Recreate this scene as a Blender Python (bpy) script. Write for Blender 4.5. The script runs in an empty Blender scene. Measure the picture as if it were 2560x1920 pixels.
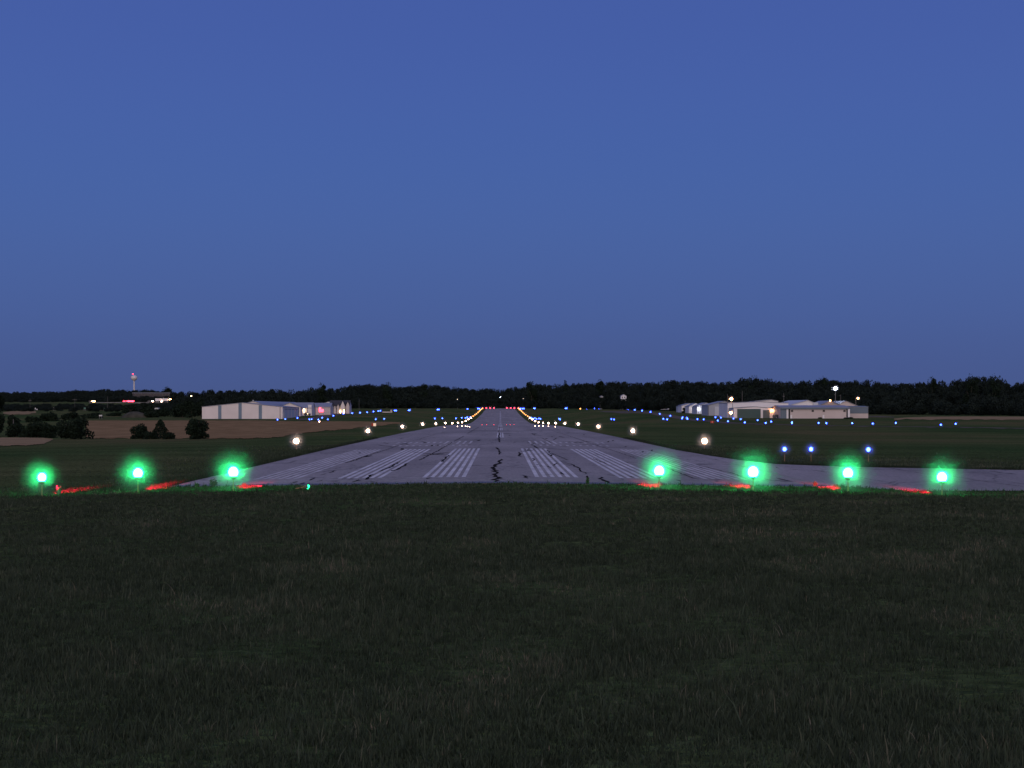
import bpy, math, random
import numpy as np
from mathutils import Vector, Matrix
random.seed(7); rng = np.random.default_rng(11)
SC = bpy.context.scene
COL = SC.collection
PI = math.pi
# ------------------------------------------------------------------ picture geometry
# survey frame: photograph pixels (2560 x 1920); the runway's vanishing point and focal length in them
F, VX, VY, EYE = 4027.0, 1251.0, 1027.7, 2.46
def xat(px, d): return (px - VX) / F * d
def zat(py, d): return EYE + (VY - py) / F * d
def m(px, d): return px / F * d
# ------------------------------------------------------------------ terrain
def hermite(tab):
    t = np.array(tab, float); X, Y = t[:, 0], t[:, 1]
    d = np.diff(Y) / np.diff(X)
    s = np.zeros(len(X)); s[0] = d[0]; s[-1] = d[-1]
    for i in range(1, len(X) - 1):
        s[i] = 0 if d[i-1] * d[i] <= 0 else 2 * d[i-1] * d[i] / (d[i-1] + d[i])
    def f(x):
        x = np.clip(x, X[0], X[-1]); i = np.clip(np.searchsorted(X, x) - 1, 0, len(X) - 2)
        h = X[i+1] - X[i]; u = (x - X[i]) / h
        return (Y[i] * (1 + 2*u) * (1-u)**2 + s[i] * h * u * (1-u)**2 + Y[i+1] * u*u*(3-2*u) + s[i+1] * h * u*u*(u-1))
    return f
FR = [(-300, 2.6), (-20, 1.2), (0, .92), (8, .75), (15, .55), (30, .16), (45, -.02)]
fC = hermite(FR + [(54, -.03), (113, .05), (174, .02), (236, -.1), (297, -.24), (357, -.58), (419, -.97), (480, -1.46), (540, -1.77), (601, -2.03),
      (650, -1.97), (700, -1.66), (742, -1.4), (787, -1.07), (836, -.57), (900, 0), (961, .54), (1021, 1.2), (1080, 2.0), (1143, 2.8),
      (1215, 3.6), (1294, 4.54), (1400, 5.0), (1800, 7), (4500, 18)])
fL = hermite(FR + [(60, -.3), (100, -.5), (154, -.9), (212, -1.2), (300, -.9), (400, -.35), (500, .05), (600, .45), (700, .85), (1000, 2.3), (1300, 4.3), (1800, 7), (4500, 18)])
fR = hermite(FR + [(56, -.12), (72, -.15), (86, -.22), (150, -.6), (200, -.8), (260, -.6), (320, -.25), (435, .47), (520, .9), (600, 1.2), (800, 1.75), (1000, 2.4), (1300, 4.3), (1800, 7), (4500, 18)])
fF = hermite([(-300, 0), (500, .05), (700, 1.0), (900, 2.6), (1100, 5.6), (1300, 9), (1900, 16), (2200, 19), (2600, 22), (4500, 34)])
YS = np.concatenate([np.arange(-60, 0, 6.0), np.arange(0, 130, 1.5), np.geomspace(130, 4200, 300)])
CT, LT, RT, HT = fC(YS), fL(YS), fR(YS), fF(YS)
def sstep(a, b, x):
    t = np.clip((x - a) / (b - a), 0, 1); return t * t * (3 - 2 * t)
def terr(x, y):
    x = np.asarray(x, float); y = np.asarray(y, float)
    c = np.interp(y, YS, CT); l = np.interp(y, YS, LT); r = np.interp(y, YS, RT); h = np.interp(y, YS, HT)
    ax = np.abs(x)
    lip = sstep(40, 54, y)
    road = c - lip * (.012 * np.minimum(ax, 11.43) + .143 * sstep(11.43, 14.5, ax))
    side = np.where(x < 0, l, r)
    far = sstep(.2, .228, -x / np.maximum(y, 1.0)) * (x < 0)
    side = side * (1 - far) + h * far * (y > 480) + side * far * (y <= 480)
    t = sstep(15, 50, ax)
    return road * (1 - t) + side * t
def tz(x, y): return float(terr(x, y))
DD = np.concatenate([np.arange(40, 300, 1.0), np.arange(300, 3000, 3.0)])
def hit(px, py, h=0.0, lo=40, hi=2900, default=700):
    """distance at which the line of sight through a surveyed point comes down to h above the ground"""
    d = DD[(DD >= lo) & (DD <= hi)]
    g = zat(py, d) - terr(xat(px, d), d) - h
    k = np.nonzero(g <= 0)[0]
    return float(d[k[0]]) if len(k) else default
YF_X = [11.43, 12, 12.7, 14, 17.3, 23.7, 32, 60, 140]; YF_Y = [104, 92, 86, 82, 78.3, 73.8, 71.6, 71, 71]
def taxi_far(x): return np.interp(x, YF_X, YF_Y)
# ------------------------------------------------------------------ materials
MATS = {}
def mat(name, col, rough=.8, spec=.3, var=.0, scale=3.0, bump=0.0, metal=0.0, stretch=None):
    if name in MATS: return MATS[name]
    M = bpy.data.materials.new(name); M.use_nodes = True; nt = M.node_tree; b = nt.nodes['Principled BSDF']
    b.inputs['Roughness'].default_value = rough; b.inputs['Specular IOR Level'].default_value = spec; b.inputs['Metallic'].default_value = metal
    b.inputs['Base Color'].default_value = (*col, 1)
    if var > 0 or bump > 0:
        tc = nt.nodes.new('ShaderNodeTexCoord'); mp = nt.nodes.new('ShaderNodeMapping'); mp.inputs['Scale'].default_value = stretch or (1, 1, 1)
        nz = nt.nodes.new('ShaderNodeTexNoise'); nz.inputs['Scale'].default_value = scale; nz.inputs['Detail'].default_value = 5
        nt.links.new(tc.outputs['Object'], mp.inputs[0]); nt.links.new(mp.outputs[0], nz.inputs['Vector'])
        if var > 0:
            rp = nt.nodes.new('ShaderNodeValToRGB'); rp.color_ramp.elements[0].position = .3; rp.color_ramp.elements[1].position = .7
            rp.color_ramp.elements[0].color = (*[c * (1 - var) for c in col], 1); rp.color_ramp.elements[1].color = (*[min(1, c * (1 + var)) for c in col], 1)
            nt.links.new(nz.outputs['Fac'], rp.inputs[0]); nt.links.new(rp.outputs[0], b.inputs['Base Color'])
        if bump > 0:
            bp = nt.nodes.new('ShaderNodeBump'); bp.inputs['Strength'].default_value = bump; bp.inputs['Distance'].default_value = .05
            nt.links.new(nz.outputs['Fac'], bp.inputs['Height']); nt.links.new(bp.outputs[0], b.inputs['Normal'])
    MATS[name] = M; return M
def siding(name, col, rough=.55, rib=3.0):
    """ribbed sheet metal cladding: vertical ribs as a bump plus light weathering"""
    if name in MATS: return MATS[name]
    M = mat(name, col, rough, .35, .07, .25, 0); nt = M.node_tree; b = nt.nodes['Principled BSDF']
    tc = nt.nodes.new('ShaderNodeTexCoord'); wv = nt.nodes.new('ShaderNodeTexWave'); wv.inputs['Scale'].default_value = rib; wv.bands_direction = 'DIAGONAL'
    mp = nt.nodes.new('ShaderNodeMapping'); mp.inputs['Scale'].default_value = (1, 1, 0)
    nt.links.new(tc.outputs['Object'], mp.inputs[0]); nt.links.new(mp.outputs[0], wv.inputs['Vector'])
    bp = nt.nodes.new('ShaderNodeBump'); bp.inputs['Strength'].default_value = .25; bp.inputs['Distance'].default_value = .03
    nt.links.new(wv.outputs['Fac'], bp.inputs['Height']); nt.links.new(bp.outputs[0], b.inputs['Normal'])
    return M
def glow(name, col, s):
    if name in MATS: return MATS[name]
    M = bpy.data.materials.new(name); M.use_nodes = True; nt = M.node_tree; nt.nodes.clear()
    e = nt.nodes.new('ShaderNodeEmission'); o = nt.nodes.new('ShaderNodeOutputMaterial')
    e.inputs[0].default_value = (*col, 1); e.inputs[1].default_value = s; nt.links.new(e.outputs[0], o.inputs[0])
    MATS[name] = M; return M
def bloom_mat(dens):
    k = 'bloom fog %.4f' % dens
    if k in MATS: return MATS[k]
    M = bpy.data.materials.new(k); M.use_nodes = True; nt = M.node_tree; nt.nodes.clear()
    v = nt.nodes.new('ShaderNodeVolumePrincipled'); o = nt.nodes.new('ShaderNodeOutputMaterial')
    v.inputs['Color'].default_value = (.9, .92, .95, 1)
    tc = nt.nodes.new('ShaderNodeTexCoord'); ln = nt.nodes.new('ShaderNodeVectorMath'); ln.operation = 'LENGTH'     # added fog, thickest at the lamp, imitating lens bloom
    mr = nt.nodes.new('ShaderNodeMapRange'); mr.inputs['From Min'].default_value = 0; mr.inputs['From Max'].default_value = 1; mr.inputs['To Min'].default_value = 1; mr.inputs['To Max'].default_value = 0
    pw = nt.nodes.new('ShaderNodeMath'); pw.operation = 'POWER'; pw.inputs[1].default_value = 3.2; ml = nt.nodes.new('ShaderNodeMath'); ml.operation = 'MULTIPLY'; ml.inputs[1].default_value = dens
    L = nt.links.new; L(tc.outputs['Object'], ln.inputs[0]); L(ln.outputs['Value'], mr.inputs['Value']); L(mr.outputs[0], pw.inputs[0]); L(pw.outputs[0], ml.inputs[0]); L(ml.outputs[0], v.inputs['Density'])
    nt.links.new(v.outputs[0], o.inputs['Volume']); MATS[k] = M; return M
def nodes(M): return M.node_tree, M.node_tree.nodes['Principled BSDF']

def ground_material():
    M = mat('grass turf', (.03, .06, .02), 1, 0); nt, b = nodes(M); N = nt.nodes.new; Lk = nt.links.new
    tc = N('ShaderNodeTexCoord')
    def noise(scale, st=(1, 1, 1), det=4):
        mp = N('ShaderNodeMapping'); mp.inputs['Scale'].default_value = st
        n = N('ShaderNodeTexNoise'); n.inputs['Scale'].default_value = scale; n.inputs['Detail'].default_value = det
        Lk(tc.outputs['Object'], mp.inputs[0]); Lk(mp.outputs[0], n.inputs['Vector']); return n.outputs['Fac']
    def ramp(f, stops):
        r = N('ShaderNodeValToRGB'); r.color_ramp.elements[0].position = stops[0][0]; r.color_ramp.elements[0].color = (*stops[0][1], 1)
        r.color_ramp.elements[1].position = stops[-1][0]; r.color_ramp.elements[1].color = (*stops[-1][1], 1)
        for p, c in stops[1:-1]: e = r.color_ramp.elements.new(p); e.color = (*c, 1)
        Lk(f, r.inputs[0]); return r.outputs[0]
    def mix(f, a, c, mode='MIX'):
        x = N('ShaderNodeMix'); x.data_type = 'RGBA'; x.blend_type = mode
        if isinstance(f, (int, float)): x.inputs[0].default_value = f
        else: Lk(f, x.inputs[0])
        Lk(a, x.inputs[6]); Lk(c, x.inputs[7]); return x.outputs[2]
    big = ramp(noise(.03, (1, .45, 1)), [(.33, (.041, .068, .025)), (.5, (.068, .083, .033)), (.68, (.104, .090, .043))])
    mow = ramp(noise(.05, (1, 3.5, 1), 3), [(.35, (.78, .8, .78)), (.65, (1.15, 1.12, 1.1))])
    fine = ramp(noise(6, (1, .7, 1), 6), [(.3, (.5, .5, .5)), (.7, (1.45, 1.45, 1.45))])
    c = mix(1.0, mix(1.0, big, mow, 'MULTIPLY'), fine, 'MULTIPLY')
    Lk(c, b.inputs['Base Color'])
    bp = N('ShaderNodeBump'); bp.inputs['Strength'].default_value = .9; bp.inputs['Distance'].default_value = .12
    Lk(noise(9, (1, 1, 1), 6), bp.inputs['Height']); Lk(bp.outputs[0], b.inputs['Normal'])
    return M

def asphalt_material():
    M = mat('weathered asphalt', (.24, .215, .2), .9, .15); nt, b = nodes(M); N = nt.nodes.new; Lk = nt.links.new
    tc = N('ShaderNodeTexCoord')
    def noise(scale, st=(1, 1, 1), det=5):
        mp = N('ShaderNodeMapping'); mp.inputs['Scale'].default_value = st
        n = N('ShaderNodeTexNoise'); n.inputs['Scale'].default_value = scale; n.inputs['Detail'].default_value = det
        Lk(tc.outputs['Object'], mp.inputs[0]); Lk(mp.outputs[0], n.inputs['Vector']); return n.outputs['Fac']
    def mr(f, a, c, lo, hi):
        r = N('ShaderNodeMapRange'); r.inputs['From Min'].default_value = a; r.inputs['From Max'].default_value = c
        r.inputs['To Min'].default_value = lo; r.inputs['To Max'].default_value = hi; Lk(f, r.inputs['Value']); return r.outputs[0]
    def mul(a, c):
        x = N('ShaderNodeMath'); x.operation = 'MULTIPLY'; Lk(a, x.inputs[0]); Lk(c, x.inputs[1]); return x.outputs[0]
    pat = mr(noise(.12, (1, .35, 1), 3), .3, .7, .76, 1.18)           # old repair patches, lengthwise
    lanes = mr(noise(.55, (1, .02, 1), 3), .3, .7, .9, 1.08)           # paving lanes
    grit = mr(noise(7, (1, .35, 1), 6), .3, .7, .8, 1.2)
    vo = N('ShaderNodeTexVoronoi'); vo.feature = 'DISTANCE_TO_EDGE'; vo.inputs['Scale'].default_value = .22
    mp = N('ShaderNodeMapping'); mp.inputs['Scale'].default_value = (1, .42, 1)
    wn = N('ShaderNodeTexNoise'); wn.inputs['Scale'].default_value = .9; wn.inputs['Detail'].default_value = 6
    va = N('ShaderNodeVectorMath'); va.operation = 'MULTIPLY_ADD'; va.inputs[1].default_value = (2.2, 2.2, 0)
    Lk(tc.outputs['Object'], wn.inputs['Vector']); Lk(wn.outputs['Color'], va.inputs[0]); Lk(tc.outputs['Object'], va.inputs[2])
    Lk(va.outputs[0], mp.inputs[0]); Lk(mp.outputs[0], vo.inputs['Vector'])
    hair = mr(vo.outputs['Distance'], 0.0, .014, .38, 1.0)              # hairline crazing
    f = mul(mul(pat, grit), mul(lanes, hair))
    mx = N('ShaderNodeMix'); mx.data_type = 'RGBA'; mx.blend_type = 'MULTIPLY'; mx.inputs[0].default_value = 1
    mx.inputs[6].default_value = (.255, .222, .215, 1); cmb = N('ShaderNodeCombineColor')
    for i in range(3): Lk(f, cmb.inputs[i])
    Lk(cmb.outputs[0], mx.inputs[7]); Lk(mx.outputs[2], b.inputs['Base Color'])
    bp = N('ShaderNodeBump'); bp.inputs['Strength'].default_value = .35; bp.inputs['Distance'].default_value = .02
    Lk(noise(25), bp.inputs['Height']); Lk(bp.outputs[0], b.inputs['Normal'])
    return M

def blade_material():
    M = mat('grass blades', (.035, .06, .02), .9, .1); nt, b = nodes(M)
    at = nt.nodes.new('ShaderNodeAttribute'); at.attribute_name = 'tone'
    rp = nt.nodes.new('ShaderNodeValToRGB'); cr = rp.color_ramp
    cr.elements[0].position = 0; cr.elements[0].color = (.018, .026, .015, 1); cr.elements[1].position = 1; cr.elements[1].color = (.13, .11, .08, 1)
    e = cr.elements.new(.6); e.color = (.046, .06, .037, 1); e = cr.elements.new(.85); e.color = (.08, .08, .055, 1)
    nt.links.new(at.outputs['Fac'], rp.inputs[0]); nt.links.new(rp.outputs[0], b.inputs['Base Color'])
    return M

# ------------------------------------------------------------------ mesh helpers
def np_mesh(name, v, f4=None, f3=None):
    me = bpy.data.meshes.new(name); v = np.asarray(v, np.float32)
    f4 = np.zeros((0, 4), np.int32) if f4 is None else np.asarray(f4, np.int32); f3 = np.zeros((0, 3), np.int32) if f3 is None else np.asarray(f3, np.int32)
    me.vertices.add(len(v)); me.vertices.foreach_set('co', v.ravel())
    li = np.concatenate([f4.ravel(), f3.ravel()]); me.loops.add(len(li)); me.loops.foreach_set('vertex_index', li)
    n = len(f4) + len(f3); st = np.concatenate([np.arange(len(f4)) * 4, len(f4) * 4 + np.arange(len(f3)) * 3])
    me.polygons.add(n); me.polygons.foreach_set('loop_start', st.astype(np.int32))
    me.update(calc_edges=True); me.validate(); return me
def link(name, me, M=None, parent=None, loc=None):
    o = bpy.data.objects.new(name, me); COL.objects.link(o)
    if M is not None and me is not None: me.materials.append(M)
    if parent is not None: o.parent = parent
    if loc is not None: o.location = loc
    return o
def tag(o, label=None, cat=None, group=None, kind=None):
    if label: o['label'] = label
    if cat: o['category'] = cat
    if group: o['group'] = group
    if kind: o['kind'] = kind
    return o
def thing(name, label, cat, loc, rz=0, group=None):
    o = bpy.data.objects.new(name, None); COL.objects.link(o); o.empty_display_size = .3
    o.location = loc; o.rotation_euler = (0, 0, rz); return tag(o, label, cat, group)
class MB:
    def __init__(s): s.v = []; s.f = []
    def add(s, v, f): k = len(s.v); s.v += [tuple(p) for p in v]; s.f += [tuple(i + k for i in q) for q in f]; return s
    def box(s, x0, x1, y0, y1, z0, z1):
        return s.add([(x0,y0,z0),(x1,y0,z0),(x1,y1,z0),(x0,y1,z0),(x0,y0,z1),(x1,y0,z1),(x1,y1,z1),(x0,y1,z1)],
                     [(0,3,2,1),(4,5,6,7),(0,1,5,4),(1,2,6,5),(2,3,7,6),(3,0,4,7)])
    def lathe(s, prof, n=16, cx=0, cy=0):
        k = []; f = []
        for r, z in prof:
            k += [(cx + r*math.cos(2*PI*i/n), cy + r*math.sin(2*PI*i/n), z) for i in range(n)]
        for j in range(len(prof)-1):
            for i in range(n): f.append((j*n+i, j*n+(i+1)%n, (j+1)*n+(i+1)%n, (j+1)*n+i))
        f.append(tuple(range(n))[::-1]); f.append(tuple((len(prof)-1)*n+i for i in range(n)))
        return s.add(k, f)
    def tube(s, a, b, r0, r1=None, n=8):
        r1 = r0 if r1 is None else r1; a = Vector(a); b = Vector(b); d = (b-a).normalized()
        u = d.orthogonal().normalized(); w = d.cross(u); v = []
        for c, r in ((a, r0), (b, r1)): v += [c + (u*math.cos(2*PI*i/n) + w*math.sin(2*PI*i/n))*r for i in range(n)]
        return s.add(v, [(i, (i+1)%n, n+(i+1)%n, n+i) for i in range(n)] + [tuple(range(n))[::-1], tuple(range(n, 2*n))])
    def ball(s, c, rx, ry=None, rz=None, n=14, k=9):
        ry = ry or rx; rz = rz or rx; v = []; f = []
        for j in range(k+1):
            t = PI*j/k
            for i in range(n): v.append((c[0]+rx*math.sin(t)*math.cos(2*PI*i/n), c[1]+ry*math.sin(t)*math.sin(2*PI*i/n), c[2]-rz*math.cos(t)))
        for j in range(k):
            for i in range(n): f.append((j*n+i, j*n+(i+1)%n, (j+1)*n+(i+1)%n, (j+1)*n+i))
        return s.add(v, f)
    def prism(s, pts, y0, y1):           # outline in x,z pushed along y
        n = len(pts); v = [(x, y0, z) for x, z in pts] + [(x, y1, z) for x, z in pts]
        return s.add(v, [tuple(range(n)), tuple(range(n, 2*n))[::-1]] + [(i, i+n, (i+1)%n+n, (i+1)%n) for i in range(n)])
    def build(s, name, M, parent=None, smooth=False):
        me = bpy.data.meshes.new(name); me.from_pydata(s.v, [], s.f); me.validate(); me.update()
        if smooth: me.polygons.foreach_set('use_smooth', [True]*len(me.polygons))
        import bmesh
        b = bmesh.new(); b.from_mesh(me); bmesh.ops.recalc_face_normals(b, faces=b.faces); b.to_mesh(me); b.free()
        return link(name, me, M, parent)

# ------------------------------------------------------------------ ground sheet
def build_ground():
    inner = np.concatenate([np.arange(-60, -16, 2.0), np.arange(-16, 16.01, 1.0), np.arange(18, 61, 2.0)])
    xs = np.unique(np.concatenate([inner, [-11.43, -11.1, 11.1, 11.43], np.geomspace(62, 3200, 110), -np.geomspace(62, 3200, 110)]))
    X, Y = np.meshgrid(xs, YS); Z = terr(X, Y)
    under = ((np.abs(X) < 11.2) & (Y > 55.5) & (Y < 1288)) | ((X > 11) & (X < 138) & (Y > 56.3) & (Y < taxi_far(X) - 1.2))
    Z = Z - .16 * under + (~under) * rng.normal(0, .012, X.shape) * (Y < 130)
    nx = len(xs); ny = len(YS); v = np.stack([X, Y, Z], -1).reshape(-1, 3)
    i = np.arange(ny-1)[:, None]*nx + np.arange(nx-1)[None]; i = i.ravel()
    me = np_mesh('ground', v, np.stack([i, i+1, i+1+nx, i+nx], -1)); me.polygons.foreach_set('use_smooth', [True]*len(me.polygons))
    tag(link('ground', me, ground_material()), kind='structure')
build_ground()
ASPH = asphalt_material()
PAVE = .03
def strip(name, x0, x1, ys, off, M, parent=None, nx=2, kind='structure'):
    xs = np.linspace(x0, x1, nx); X, Y = np.meshgrid(xs, ys); Z = terr(X, Y) + off
    v = np.stack([X, Y, Z], -1).reshape(-1, 3); n = len(xs)
    i = (np.arange(len(ys)-1)[:, None]*n + np.arange(n-1)[None]).ravel()
    o = link(name, np_mesh(name, v, np.stack([i, i+1, i+1+n, i+n], -1)), M, parent)
    if kind: o['kind'] = kind
    return o
def yspan(a, b):
    s = YS[(YS > a + .01) & (YS < b - .01)]; return np.concatenate([[a], s, [b]])
# runway slab with a slightly ragged near end and skirts at its edges
def build_runway():
    xs = np.unique(np.concatenate([np.linspace(-11.43, 11.43, 40), [0.0]])); ys = yspan(56.0, 1289); n = len(xs)
    X, Y = np.meshgrid(xs, ys); Y = Y.copy()
    Y[0] = 55.2 + .22*np.abs(xs)/11.4 + rng.normal(0, .05, n)
    Z = terr(X, Y) + PAVE
    v = np.stack([X, Y, Z], -1).reshape(-1, 3); i = (np.arange(len(ys)-1)[:, None]*n + np.arange(n-1)[None]).ravel()
    f = np.stack([i, i+1, i+1+n, i+n], -1)
    L = np.arange(len(ys))*n; Rr = L + n - 1; B = np.arange(n)
    base = len(v); sk = []; ff = []
    for e in (L, Rr, B):
        k = base + sum(len(q) for q in sk); q = v[e].copy(); q[:, 2] -= .14; sk.append(q)
        j = np.arange(len(e)-1); ff.append(np.stack([e[j], e[j+1], k+j+1, k+j], -1))
    tag(link('runway', np_mesh('runway', np.concatenate([v]+sk), np.concatenate([f]+ff)), ASPH), kind='structure')
build_runway()
RWY = bpy.data.objects['runway']
def build_taxiway():
    xs = np.concatenate([[11.434, 11.7, 12, 12.4, 13, 14, 15.5, 17, 19, 21, 24, 28], np.linspace(34, 138, 12)]); k = 12
    T = np.linspace(0, 1, k); X = np.repeat(xs[None], k, 0); yn = 55.4 + .4*sstep(11, 40, xs); Y = yn[None] + (taxi_far(xs)-yn)[None]*T[:, None]
    Z = terr(X, Y) + PAVE - .002
    v = np.stack([X, Y, Z], -1).reshape(-1, 3); n = len(xs); i = (np.arange(k-1)[:, None]*n + np.arange(n-1)[None]).ravel()
    tag(link('taxiway', np_mesh('taxiway', v, np.stack([i, i+1, i+1+n, i+n], -1)), ASPH), kind='structure')
build_taxiway()
# painted markings: worn white paint
PAINT = mat('worn white paint', (.5, .46, .46), .8, .2, .25, 1.2, 0, stretch=(1, .3, 1))
FADED = mat('faded white paint', (.435, .395, .39), .85, .1, .3, 1.2, 0, stretch=(1, .3, 1))
def marking(name, rects, parent=RWY, M=None):
    vs = []; fs = []
    for x0, x1, y0, y1 in rects:
        ys = yspan(y0, y1); n = len(vs)
        for y in ys: vs += [(x0, y, tz(x0, y) + PAVE + .007), (x1, y, tz(x1, y) + PAVE + .007)]
        fs += [(n+2*i, n+2*i+1, n+2*i+3, n+2*i+2) for i in range(len(ys)-1)]
    me = bpy.data.meshes.new(name); me.from_pydata(vs, [], fs); o = link(name, me, M or PAINT, parent); o['kind'] = 'structure'; return o
Y0, Y1 = 60.3, 103.5
for s in (-1, 1):
    for g in range(3):
        a = 1.30 + g * 3.17
        marking('threshold_stripe', [tuple(sorted((s*(a + .295*i), s*(a + .295*i + .155)))) + (Y0 + .1*random.random(), Y1) for i in range(6)], M=FADED if g == 2 else None)
for s in (-1, 1):      # the two worn striated numerals beyond the stripes, too faint and foreshortened to read
    near = [(s*(2.3 + .47*i), s*(2.3 + .47*i + .17), 112.5, 115.2) for i in range(12)]
    far = [(s*(2.2 + .47*i), s*(2.2 + .47*i + .17), 119 if i < 5 else 122.5, 130 if i < 5 else 127) for i in range(13)]
    marking('runway_numeral', [tuple(sorted(r[:2])) + r[2:] for r in near + far], M=FADED)
for k in range(16):
    y = 146 + k*61.0
    marking('centerline_dash', [(-.34 + .25*i, -.34 + .25*i + .15, y, y + (34 if k == 0 else 36.6)) for i in range(3)])
# tar-sealed cracks, surveyed on the photograph and laid on the pavement
TAR = mat('black crack sealant', (.022, .02, .022), .9, 0)
def ground_pt(px, py):
    d = hit(px, py, PAVE, 50, 1200); return xat(px, d), d
def Z3(pts): return [(880 + a/4.608, 900 + b/4.608) for a, b in pts]
def Z4(pts): return [(1240 + a/4.608, 900 + b/4.608) for a, b in pts]
def Z5(pts): return [(1660 + a/4.608, 900 + b/4.608) for a, b in pts]
def Z2(pts): return [(440 + a/4.608, 900 + b/4.608) for a, b in pts]
def Z6(pts): return [(2080 + a/4.608, 900 + b/4.608) for a, b in pts]
CR = [(Z3([(0,1170),(100,1135),(250,1080),(400,1035),(500,1000),(560,980),(640,960)]),.10),(Z3([(780,1160),(870,1110),(1000,1045),(1100,985),(1200,925),(1290,880)]),.14),
 (Z3([(1330,850),(1400,805),(1470,770)]),.13),(Z3([(780,915),(850,890),(960,860)]),.1),(Z3([(1690,1045),(1700,1060),(1690,1095)]),.2),
 (Z3([(1720,1150),(1700,1170),(1710,1190),(1650,1215),(1620,1245),(1640,1265),(1670,1280),(1620,1285),(1680,1305),(1660,1340),(1680,1360),(1650,1385),(1690,1395),(1640,1415)]),.3),
 (Z3([(1700,840),(1690,890),(1700,950)]),.22),(Z3([(550,1180),(480,1215),(400,1260),(310,1290)]),.2),(Z3([(250,1320),(210,1345),(160,1385)]),.22),(Z3([(640,1190),(600,1225),(540,1255),(450,1285)]),.2),
 (Z3([(350,1305),(320,1315)]),.2),(Z3([(160,1385),(80,1390),(0,1415)]),.13),(Z3([(1120,1100),(1080,1135),(1030,1175)]),.24),(Z3([(1920,1070),(1935,1090),(1920,1110),(1950,1115)]),.22),
 (Z3([(1950,1125),(2080,1135)]),.06),(Z3([(860,1382),(920,1370)]),.2),(Z3([(1960,1335),(2030,1355),(2090,1360)]),.08),(Z3([(2005,1350),(2030,1378)]),.22),(Z3([(2070,845),(2110,870)]),.16),
 (Z3([(0,1390),(700,1382),(1500,1372),(2100,1362)]),.05),(Z3([(500,1170),(700,1160),(790,1158)]),.05),(Z3([(300,1020),(500,1005)]),.06),
 (Z4([(640,815),(760,850),(850,880),(1000,930),(1200,1000),(1400,1065),(1600,1130)]),.09),(Z4([(1570,1130),(1620,1142)]),.12),(Z4([(345,1030),(370,1055)]),.2),(Z4([(425,1140),(440,1165)]),.2),
 (Z4([(460,1212),(480,1218)]),.2),(Z4([(590,1040),(640,1100)]),.2),(Z4([(600,1090),(655,1115)]),.2),(Z4([(415,975),(450,1000),(480,1020)]),.2),
 (Z4([(660,1218),(700,1195),(760,1195),(860,1205),(900,1225),(960,1255),(990,1290),(1040,1320)]),.16),(Z4([(590,1230),(640,1250)]),.2),(Z4([(750,1300),(790,1325)]),.26),
 (Z4([(1120,1140),(1200,1180),(1270,1205)]),.14),(Z4([(1210,1360),(1240,1390),(1300,1420)]),.24),(Z4([(1050,1345),(1055,1420)]),.16),(Z4([(550,1340),(660,1325)]),.1),(Z4([(300,1335),(430,1360)]),.07),
 (Z4([(640,1080),(760,1125),(830,1160)]),.08),(Z4([(1480,1180),(1530,1195)]),.16),(Z4([(1130,1085),(1190,1100)]),.12),(Z4([(1550,1350),(1600,1355)]),.14),(Z4([(530,900),(640,960)]),.1),(Z4([(660,925),(700,900)]),.16),
 (Z4([(270,1205),(760,1200)]),.05),(Z4([(860,1205),(1270,1205)]),.05),(Z5([(0,1240),(150,1300),(300,1350),(400,1380)]),.13),(Z5([(370,1215),(500,1240),(620,1275),(760,1305),(900,1350)]),.12),
 (Z5([(400,1245),(500,1275)]),.12),(Z5([(1290,1370),(1400,1395),(1480,1410)]),.16),(Z5([(1390,1275),(1540,1270),(1700,1275),(1850,1295),(1930,1300)]),.09),(Z5([(140,1392),(190,1410)]),.2),
 (Z5([(1160,1380),(1240,1388)]),.16),(Z5([(1290,1240),(1330,1250)]),.14),(Z5([(0,1390),(600,1392),(1300,1400)]),.05),
 (Z6([(480,1225),(700,1255),(850,1285),(1050,1310),(1400,1355),(1700,1400),(2000,1440),(2200,1465)]),.07),(Z6([(350,1340),(620,1348),(900,1360)]),.06),(Z6([(650,1425),(760,1405)]),.08),
 (Z2([(1950,1190),(2080,1150),(2212,1100)]),.12),(Z2([(1540,1390),(1600,1370)]),.2),(Z2([(1620,1405),(1690,1395)]),.2),(Z2([(1340,1430),(1400,1410)]),.18),(Z2([(1430,1445),(1480,1425)]),.2),
 (Z2([(1760,1310),(1820,1280)]),.16),(Z2([(1660,1335),(1730,1315)]),.14),(Z3([(1330,1390),(1410,1385)]),.12),(Z3([(1700,770),(1690,830)]),.12)]
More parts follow.
